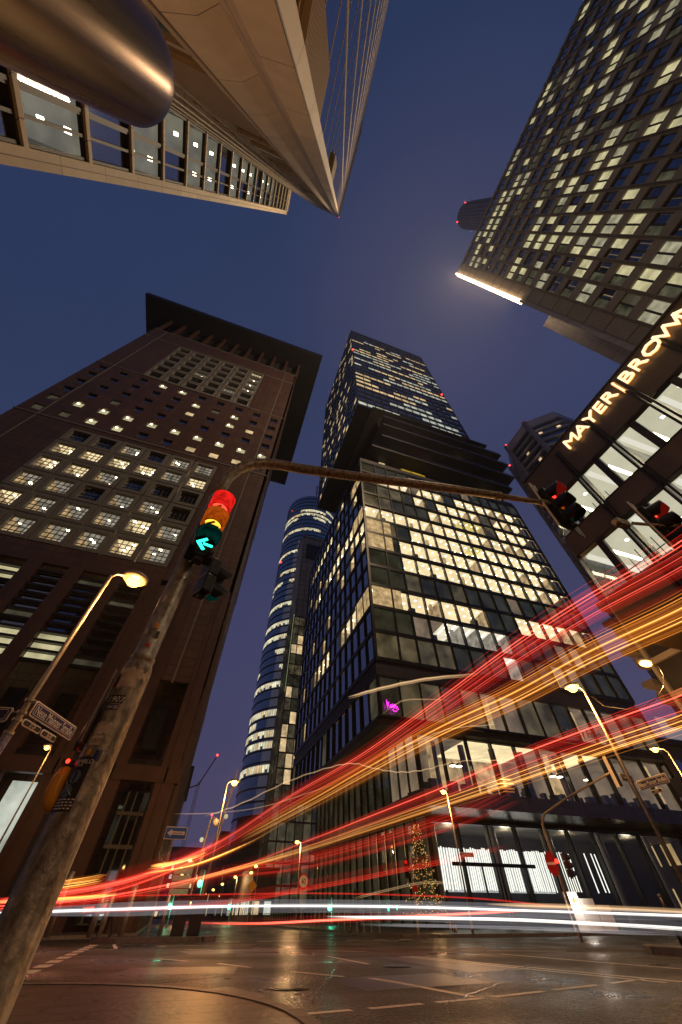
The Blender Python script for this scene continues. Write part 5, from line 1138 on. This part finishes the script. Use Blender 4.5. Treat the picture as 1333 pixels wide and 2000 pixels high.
o = root('signal_pole', (14.5, 28.3, 0), 'straight signal pole beside the lit fir tree', 'signal pole'); b = MB(); b.cyl(14.5, 28.3, 0, 3.5, .07, n=12); b.build('pole', 'galv2', o); b = MB(); b.box(14.38, 14.66, 28.1, 28.2, 1.75, 2.05); b.build('call_box', 'red', o)
signal('traffic_light', (14.1, 28.2, 2.75), 205, [('e_redd', None, 'black'), ('e_dkred', None, 'black'), ('black', None, 'black')], 'traffic light showing faint red beside the lit fir tree', sc=.9)
# mast with camera dome and floodlights at the left traffic island
o = root('camera_mast', (1.55, 31.0, 0), 'slim mast with camera domes and a red light behind the left island', 'camera mast')
b = MB(); b.tube([(1.35, 31, 0), (1.5, 31, 3.0), (1.65, 31, 5.0)], [.07, .055, .045], 8); b.tube([(1.65, 31, 4.9), (2.0, 31, 5.0)], .03, 6); b.box(1.5, 1.7, 30.9, 31.1, 3.0, 3.5); b.build('pole', 'galv2', o)
b = MB(); b.sphere((2.0, 31, 4.75), .2, 10); b.build('dome', 'white', o, True); b = MB(); b.sphere((1.66, 31, 5.1), .06, 6); b.build('red_light', 'farr', o); b = MB(); b.sphere((1.35, 30.9, 3.9), .12, 6); b.sphere((2.6, 31.2, 5.1), .13, 6); b.build('floodlight', 'win_gt', o)
b = MB(); b.tube([(2.1, 32.5, 0), (2.35, 32.5, 3.5), (2.9, 32.5, 8.0)], [.09, .07, .05], 8); thing(b, 'slim_pole', 'galv2', 'tall plain pole just right of the camera mast', 'pole')
# steel posts and cabinets on the left
for i, (x, y, hh, r_) in enumerate(((-5.9, 31.3, 1.75, .13), (-5.0, 30.2, 2.3, .11), (-3.0, 29.3, 1.7, .14), (-2.4, 27.6, 1.5, .1), (-1.55, 28.5, 1.8, .14), (0.25, 28.1, 1.5, .09))):
    o = root('steel_post', (x, y, .1), ['leftmost thick steel post near the mast foot', 'tallest steel post with a rounded top', 'steel post in the middle of the left row', 'thin steel post on the edge of the left island', 'thick shiny post on the left island', 'short post next to the blue one-way sign'][i], 'post', 'steel posts left of the island')
    b = MB(); b.cyl(x, y, .1, hh, r_, n=16); b.build('shaft', 'galv2', o, True); b = MB(); b.lathe(x, y, [(r_ * 1.05, hh), (r_ * 1.02, hh + .04), (.01, hh + .07)], 16); b.build('cap', 'galv2', o)
for i, (x0, x1) in enumerate(((.75, 1.35), (1.5, 2.1))):
    o = root('control_cabinet', ((x0 + x1) / 2, 28, .15), ['dark control cabinet, left one on the island', 'dark control cabinet, right one on the island'][i], 'cabinet', 'cabinets on the island')
    b = MB(); b.box(x0, x1, 27.7, 28.1, .15, 1.5); b.build('body', 'black', o, bevel=.02); b = MB(); b.box(x0 + .03, x1 - .03, 27.67, 27.695, .25, 1.4); b.build('door', 'muntin', o)
for i, (x, y, l) in enumerate(((16.3, 13.3, 'dark slanting post on the right island'), (17.4, 12.5, 'second dark post at the right edge of the frame'))):
    o = root('dark_post', (x, y, .15), l, 'post', 'dark posts on the right island'); b = MB(); b.cyl(x, y, .15, 1.22, .05, n=14); b.build('shaft', 'black', o, True); b = MB(); b.lathe(x, y, [(.055, 1.22), (.055, 1.27), (.01, 1.28)], 14); b.build('cap', 'galv2', o)
# pedestrian railing along the right kerb down the street
o = root('railing', (12.9, 45, 0), 'low dark pedestrian railing along the kerb of the main street', 'railing'); b = MB()
for j in range(30): b.cyl(13.0, 30.5 + j * 1.3, .12, 1.05, .03, n=6)
b.tube([(13.0, 30.5, 1.05), (13.0, 69, 1.05)], .03, 6); b.tube([(13.0, 30.5, .6), (13.0, 69, .6)], .02, 6); b.build('rails', 'galv2', o)
# warning board, lit box
o = root('warning_stand', (21.4, 36.5, .12), 'yellow folding warning stand by the lobby doors', 'floor sign'); b = MB(); b.add([(22.1, 37.4, .12), (22.6, 37.4, .12), (22.6, 37.7, .12), (22.1, 37.7, .12), (22.28, 37.53, 1.1), (22.42, 37.53, 1.1), (22.42, 37.57, 1.1), (22.28, 37.57, 1.1)], BOXF); b.build('board', 'yellow', o)
o = root('white_panel', (26.5, 22.5, 0), 'white lit hoarding panel low at the right', 'hoarding')
for j in range(3): b = MB(); b.box(26.2 + j * 1.25, 27.35 + j * 1.25, 28.6, 28.7, .15, 1.9 - j * .3); b.build('panel', 'white', o)
b = MB(); b.sphere((26.9, 28.4, 1.5), .09, 8); b.build('work_light', 'lampfar', o); point((26.9, 28.0, 1.5), 60, (1, .9, .8), o)
# white roof sign strip of the far right block
o = root('roof_sign', (70, 37, 16.8), 'pale roof sign strip with red letters on the far right block', 'sign'); b = MB(); b.box(61, 80, 37.0, 37.1, 16.9, 19.6); b.build('board', emat('sign_strip', (.85, .75, .85), .22), o); b = MB(); b.text('fredos', 2.6, frame_mtx((66, 36.93, 17.3), (1, 0, 0), (0, 0, 1)), .02); b.build('lettering', 'red', o)
# ------------------------------------------------------------------ fir tree with lights
TX, TY = 18.6, 34.6
o = root('fir_tree', (TX, TY, 0), 'tall narrow fir tree wrapped in warm fairy lights before the glass wall', 'tree'); rt2 = random.Random(5)
b = MB(); b.cyl(TX, TY, .12, 5.4, .09, .015, 8); b.build('trunk', 'granite_p', o)
b = MB(); lg = MB()
for i in range(2600):
    z = .9 + 4.9 * rt2.random() ** 1.25; rad = (5.95 - z) * .25 * (.35 + .65 * math.sqrt(rt2.random())) * (1 + .36 * math.sin(z * 8.5)); t = rt2.random() * 6.283
    x, y = TX + rad * math.cos(t), TY + rad * math.sin(t); l_ = rt2.uniform(.10, .22); u = Vector((math.cos(t), math.sin(t), -.35)) * l_; v = Vector((-math.sin(t), math.cos(t), rt2.uniform(-.3, .3))) * .03
    p = Vector((x, y, z)); b.add([p - v, p + u, p + v, p + Vector((0, 0, .03))], [(0, 1, 3), (1, 2, 3), (0, 2, 1)])
    if i % 6 == 0: lg.sphere((x + u.x, y + u.y, z), .022, 4)
b.build('crown', 'leaf', o); tag(lg.build('fairy_light', 'fairy', o), kind='stuff'); point((TX, TY - 1.5, 2.5), 60, (1, .6, .25), o)
# ------------------------------------------------------------------ pedestrians
def person(x, y, yaw, label, pose=0):
    J = {'pelvis': (0, 0, .95), 'spine': (0, .01, 1.2), 'chest': (0, 0, 1.40), 'neck': (0, .01, 1.52), 'head': (0, .03, 1.63), 'top': (0, .02, 1.74)}
    V = [(0, 0, .95), (0, .01, 1.18), (0, 0, 1.40), (0, .01, 1.51), (0, .03, 1.60), (0, .03, 1.70)]; E_ = [(0, 1), (1, 2), (2, 3), (3, 4), (4, 5)]; Rr = [(.15, .11), (.14, .10), (.17, .11), (.055, .055), (.085, .10), (.06, .075)]
    def add(v, p, r): V.append(v); E_.append((p, len(V) - 1)); Rr.append((r, r)); return len(V) - 1
    for s in (-1, 1):
        st = .16 * s if pose else .03
        h_ = add((.10 * s, 0, .88), 0, .10); k = add((.10 * s, st * 1.1 + .05, .50), h_, .065); a = add((.10 * s, st * 1.8, .09), k, .042); add((.11 * s, st * 1.8 + .15, .04), a, .035)
        sh_ = add((.19 * s, 0, 1.40), 2, .065); el_ = add((.25 * s, -.05 - st * .5, 1.12), sh_, .05); wr = add((.24 * s, .06 - st, .88), el_, .035); add((.24 * s, .09 - st, .79), wr, .03)
    me = bpy.data.meshes.new('person'); me.from_pydata(V, E_, []); ob = bpy.data.objects.new('person', me); COL.objects.link(ob)
    sk = ob.modifiers.new('skin', 'SKIN'); 
    for i, r in enumerate(Rr): me.skin_vertices[0].data[i].radius = r
    me.skin_vertices[0].data[0].use_root = True
    ss = ob.modifiers.new('sub', 'SUBSURF'); ss.levels = ss.render_levels = 1
    me.materials.append(M['cloth']); ob.location = (x, y, .12); ob.rotation_euler = (0, 0, R(yaw)); tag(ob, label, 'person', 'pedestrians')
    b = MB(); b.sphere((x, y, 1.80), .105, 10, sc=(.9, 1, .9)); hr = b.build('hair', 'black', None, True); hr.parent = ob; hr.matrix_parent_inverse = (Matrix.Translation((x, y, .12)) @ Matrix.Rotation(R(yaw), 4, 'Z')).inverted()
person(17.0, 28.6, 200, 'person in dark clothes standing beside the lobby lamp pole', 0)
person(-2.2, 28.2, 90, 'person in dark clothes walking behind the left steel posts', 1)
person(11.2, 29.8, 80, 'person in dark clothes at the kerb before the dark glass wall', 1)
# ------------------------------------------------------------------ vehicle light trails, at the height and on the path of the lamps that drew them
def cat_(P, n=8):
    P = [Vector(p) for p in P]; P = [P[0] * 2 - P[1]] + P + [P[-1] * 2 - P[-2]]; out = []
    for i in range(1, len(P) - 2):
        for j in range(n):
            t = j / n; a, b_, c, d = P[i - 1], P[i], P[i + 1], P[i + 2]
            out.append(.5 * ((2 * b_) + (c - a) * t + (2 * a - 5 * b_ + 4 * c - d) * t * t + (3 * b_ - a - 3 * c + d) * t ** 3))
    out.append(P[-2]); return out
def trail(key, label, mats, n, sv, sl, rad, wide=(), seed=0, grow=0.0, name='light_trail', wave=0):
    """bundle of thin glowing lines: sv, sl = spread up-down and sideways in metres"""
    pts = cat_(TP[key]); rr = random.Random(seed); b = MB(); names = list(mats) + [w_[0] for w_ in wide]
    ends = len(pts)
    def line(dv, dl, r, mi, i0=0, i1=None):
        q = []
        seg = pts[i0:i1]
        for i, p in enumerate(seg):
            d = (seg[min(i + 1, len(seg) - 1)] - seg[max(i - 1, 0)]); d.z = 0; d = d.normalized() if d.length else Vector((0, 1, 0)); s = Vector((d.y, -d.x, 0)); D = math.hypot(p.x, p.y)
            q.append(p + s * dl + Vector((0, 0, dv + (wave * math.sin(i * 1.7) if wave else 0))))
        rs = [max(.3, (.0 + math.hypot(p.x, p.y) * (.16 + grow))) * r for p in q]
        rs = [min(x, r * 6) for x in rs]
        K = len(q); tp = max(2, int(K * .22)) if r > .02 else 3
        rs = [x * min(1, (i + .15) / tp, (K - 1 - i + .15) / tp) for i, x in enumerate(rs)]
        if len(q) > 2: b.tube(q, rs, 6, mi, cap=False)
    for j in range(n):
        mi = rr.randrange(len(mats)) if len(mats) > 1 else 0; i0 = rr.randint(0, ends // 5) if rr.random() < .3 else 0; i1 = ends - (rr.randint(0, ends // 4) if rr.random() < .5 else 0)
        line(rr.uniform(-sv, sv), rr.uniform(-sl, sl), rad * rr.uniform(.25, 1.3), mi, i0, i1)
    for j, (m_, dv, dl, r) in enumerate(wide): line(dv, dl, r, len(mats) + j)
    return thing(b, name, [TR[m_] for m_ in names], label, 'light trail', 'light trails of passing traffic')
trail('A', 'highest red light streak crossing from the right edge down to the left', ['red', 'redf', 'redf', 'redb', 'redf'], 34, .19, .15, .005, [('redw', 0, 0, .13), ('redw', -.12, 0, .11), ('redw', .08, 0, .10), ('redw', -.2, .1, .09), ('redw', .15, .0, .06), ('redw', .05, .05, .07), ('redw', -.05, 0, .16), ('redb', .12, 0, .010)], 1)
trail('B', 'broad orange light streak just under the highest red one', ['ora', 'orab', 'oraf', 'oraf', 'oraf'], 22, .12, .14, .006, [('oraw', 0.03, .05, .12), ('oraw', .06, 0, .06), ('oraw', -.1, 0, .1), ('oraw', 0, 0, .105), ('orab', 0.03, 0, .010), ('oraw', -.05, 0, .06), ('orab', -.07, .0, .008)], 2)
trail('B2', 'thin orange streak low between the two large red streaks', ['ora', 'orab'], 5, .05, .05, .008, [('oraw', 0, 0, .05)], 3)
trail('B3', 'short orange dash left of the broad orange streak', ['orab', 'ora'], 8, .16, .2, .008, [('oraw', 0, 0, .06)], 4)
trail('B4', 'short bright orange dash nearest the mast on the left', ['orab', 'ora'], 8, .14, .2, .008, [('oraw', 0, 0, .06)], 5)
trail('B5', 'thin yellow-orange dash under the short bright dash', ['orab', 'ora'], 3, .04, .05, .008, [('oraw', 0, 0, .03)], 6)
trail('C', 'second, lower red light streak running across the lobby lamp', ['red', 'redb', 'redf', 'redf'], 22, .06, .09, .005, [('redw', 0, 0, .08), ('redw', -.03, 0, .07), ('redw', .02, 0, .06), ('redw', .03, 0, .035), ('redw', -.06, 0, .09), ('redb', .03, 0, .008)], 7)
trail('C2', 'wide soft red streak below the second red one', ['red', 'redf', 'redf'], 16, .12, .10, .008, [('redw', -.05, 0, .09), ('redw', 0, 0, .08), ('redw', .04, 0, .05)], 8)
trail('D', 'lower orange streak running under the second red streak on the right', ['ora', 'orab', 'oraf', 'oraf'], 14, .035, .06, .005, [('oraw', 0, 0, .04), ('orab', .0, 0, .008)], 9)
trail('E', 'faint dark red streak low in front of the dark glass wall', ['redw', 'red'], 5, .14, .1, .005, [('redw', 0, 0, .05)], 10)
trail('F', 'hair-thin red line above the white headlight streak', ['red'], 2, .02, .05, .007, (), 11)
trail('G', 'low red tail light line close to the road', ['red', 'redb'], 4, .04, .1, .010, [('redw', 0, 0, .04)], 12)
trail('W', 'bright white headlight streak right across the street', ['whi', 'whw'], 6, .05, .08, .010, [('whw', 0, 0, .06), ('whi', 0, 0, .011)], 13)
trail('W2', 'second white streak below the bright one at right', ['whi', 'whw'], 4, .05, .1, .008, [('whw', 0, 0, .05), ('whi', 0, 0, .008)], 14)
trail('W3', 'pale orange streak just above the white one at right', ['pal', 'pal'], 4, .03, .1, .012, [('pal', 0, 0, .02)], 15)
trail('W4', 'faint grey-white line lowest above the road', ['whw', 'whw'], 4, .04, .1, .006, [('whw', 0, 0, .012)], 16)
trail('H1', 'wavy pale streak right of the magenta script', ['pal'], 3, .06, .1, .014, [('pal', 0, 0, .022)], 17, wave=.01)
trail('H2', 'thin pale hooked streak under the first wavy one', ['pal'], 2, .03, .1, .010, (), 18, wave=.012)
trail('H3', 'long dotted wavy streak across the dark soffit', ['pal'], 2, .04, .1, .009, (), 19, wave=.02)
trail('H4', 'pale curl inside the broad orange streak', ['pal'], 2, .03, .1, .012, (), 20, wave=.015)
trail('J', 'faint orange line over the gap at the end of the street', ['pal'], 1, .02, .05, .006, (), 22)
trail('K', 'faint orange line in front of the fir tree', ['pal'], 2, .03, .05, .006, (), 23)

# ------------------------------------------------------------------ thin night haze round the junction
hz = bpy.data.materials.new('haze'); hz.use_nodes = True; t = hz.node_tree; t.nodes.clear(); v = t.nodes.new('ShaderNodeVolumePrincipled'); v.inputs['Density'].default_value = .00026; v.inputs['Color'].default_value = (.9, .9, .95, 1); v.inputs['Anisotropy'].default_value = .6
o_ = t.nodes.new('ShaderNodeOutputMaterial'); t.links.new(v.outputs[0], o_.inputs['Volume'])
M['haze'] = hz
q = MB(); q.box(-405, 505, -305, 705, -1, 235); tag(q.build('haze', 'haze'), kind='stuff')
S.cycles.volume_bounces = 0
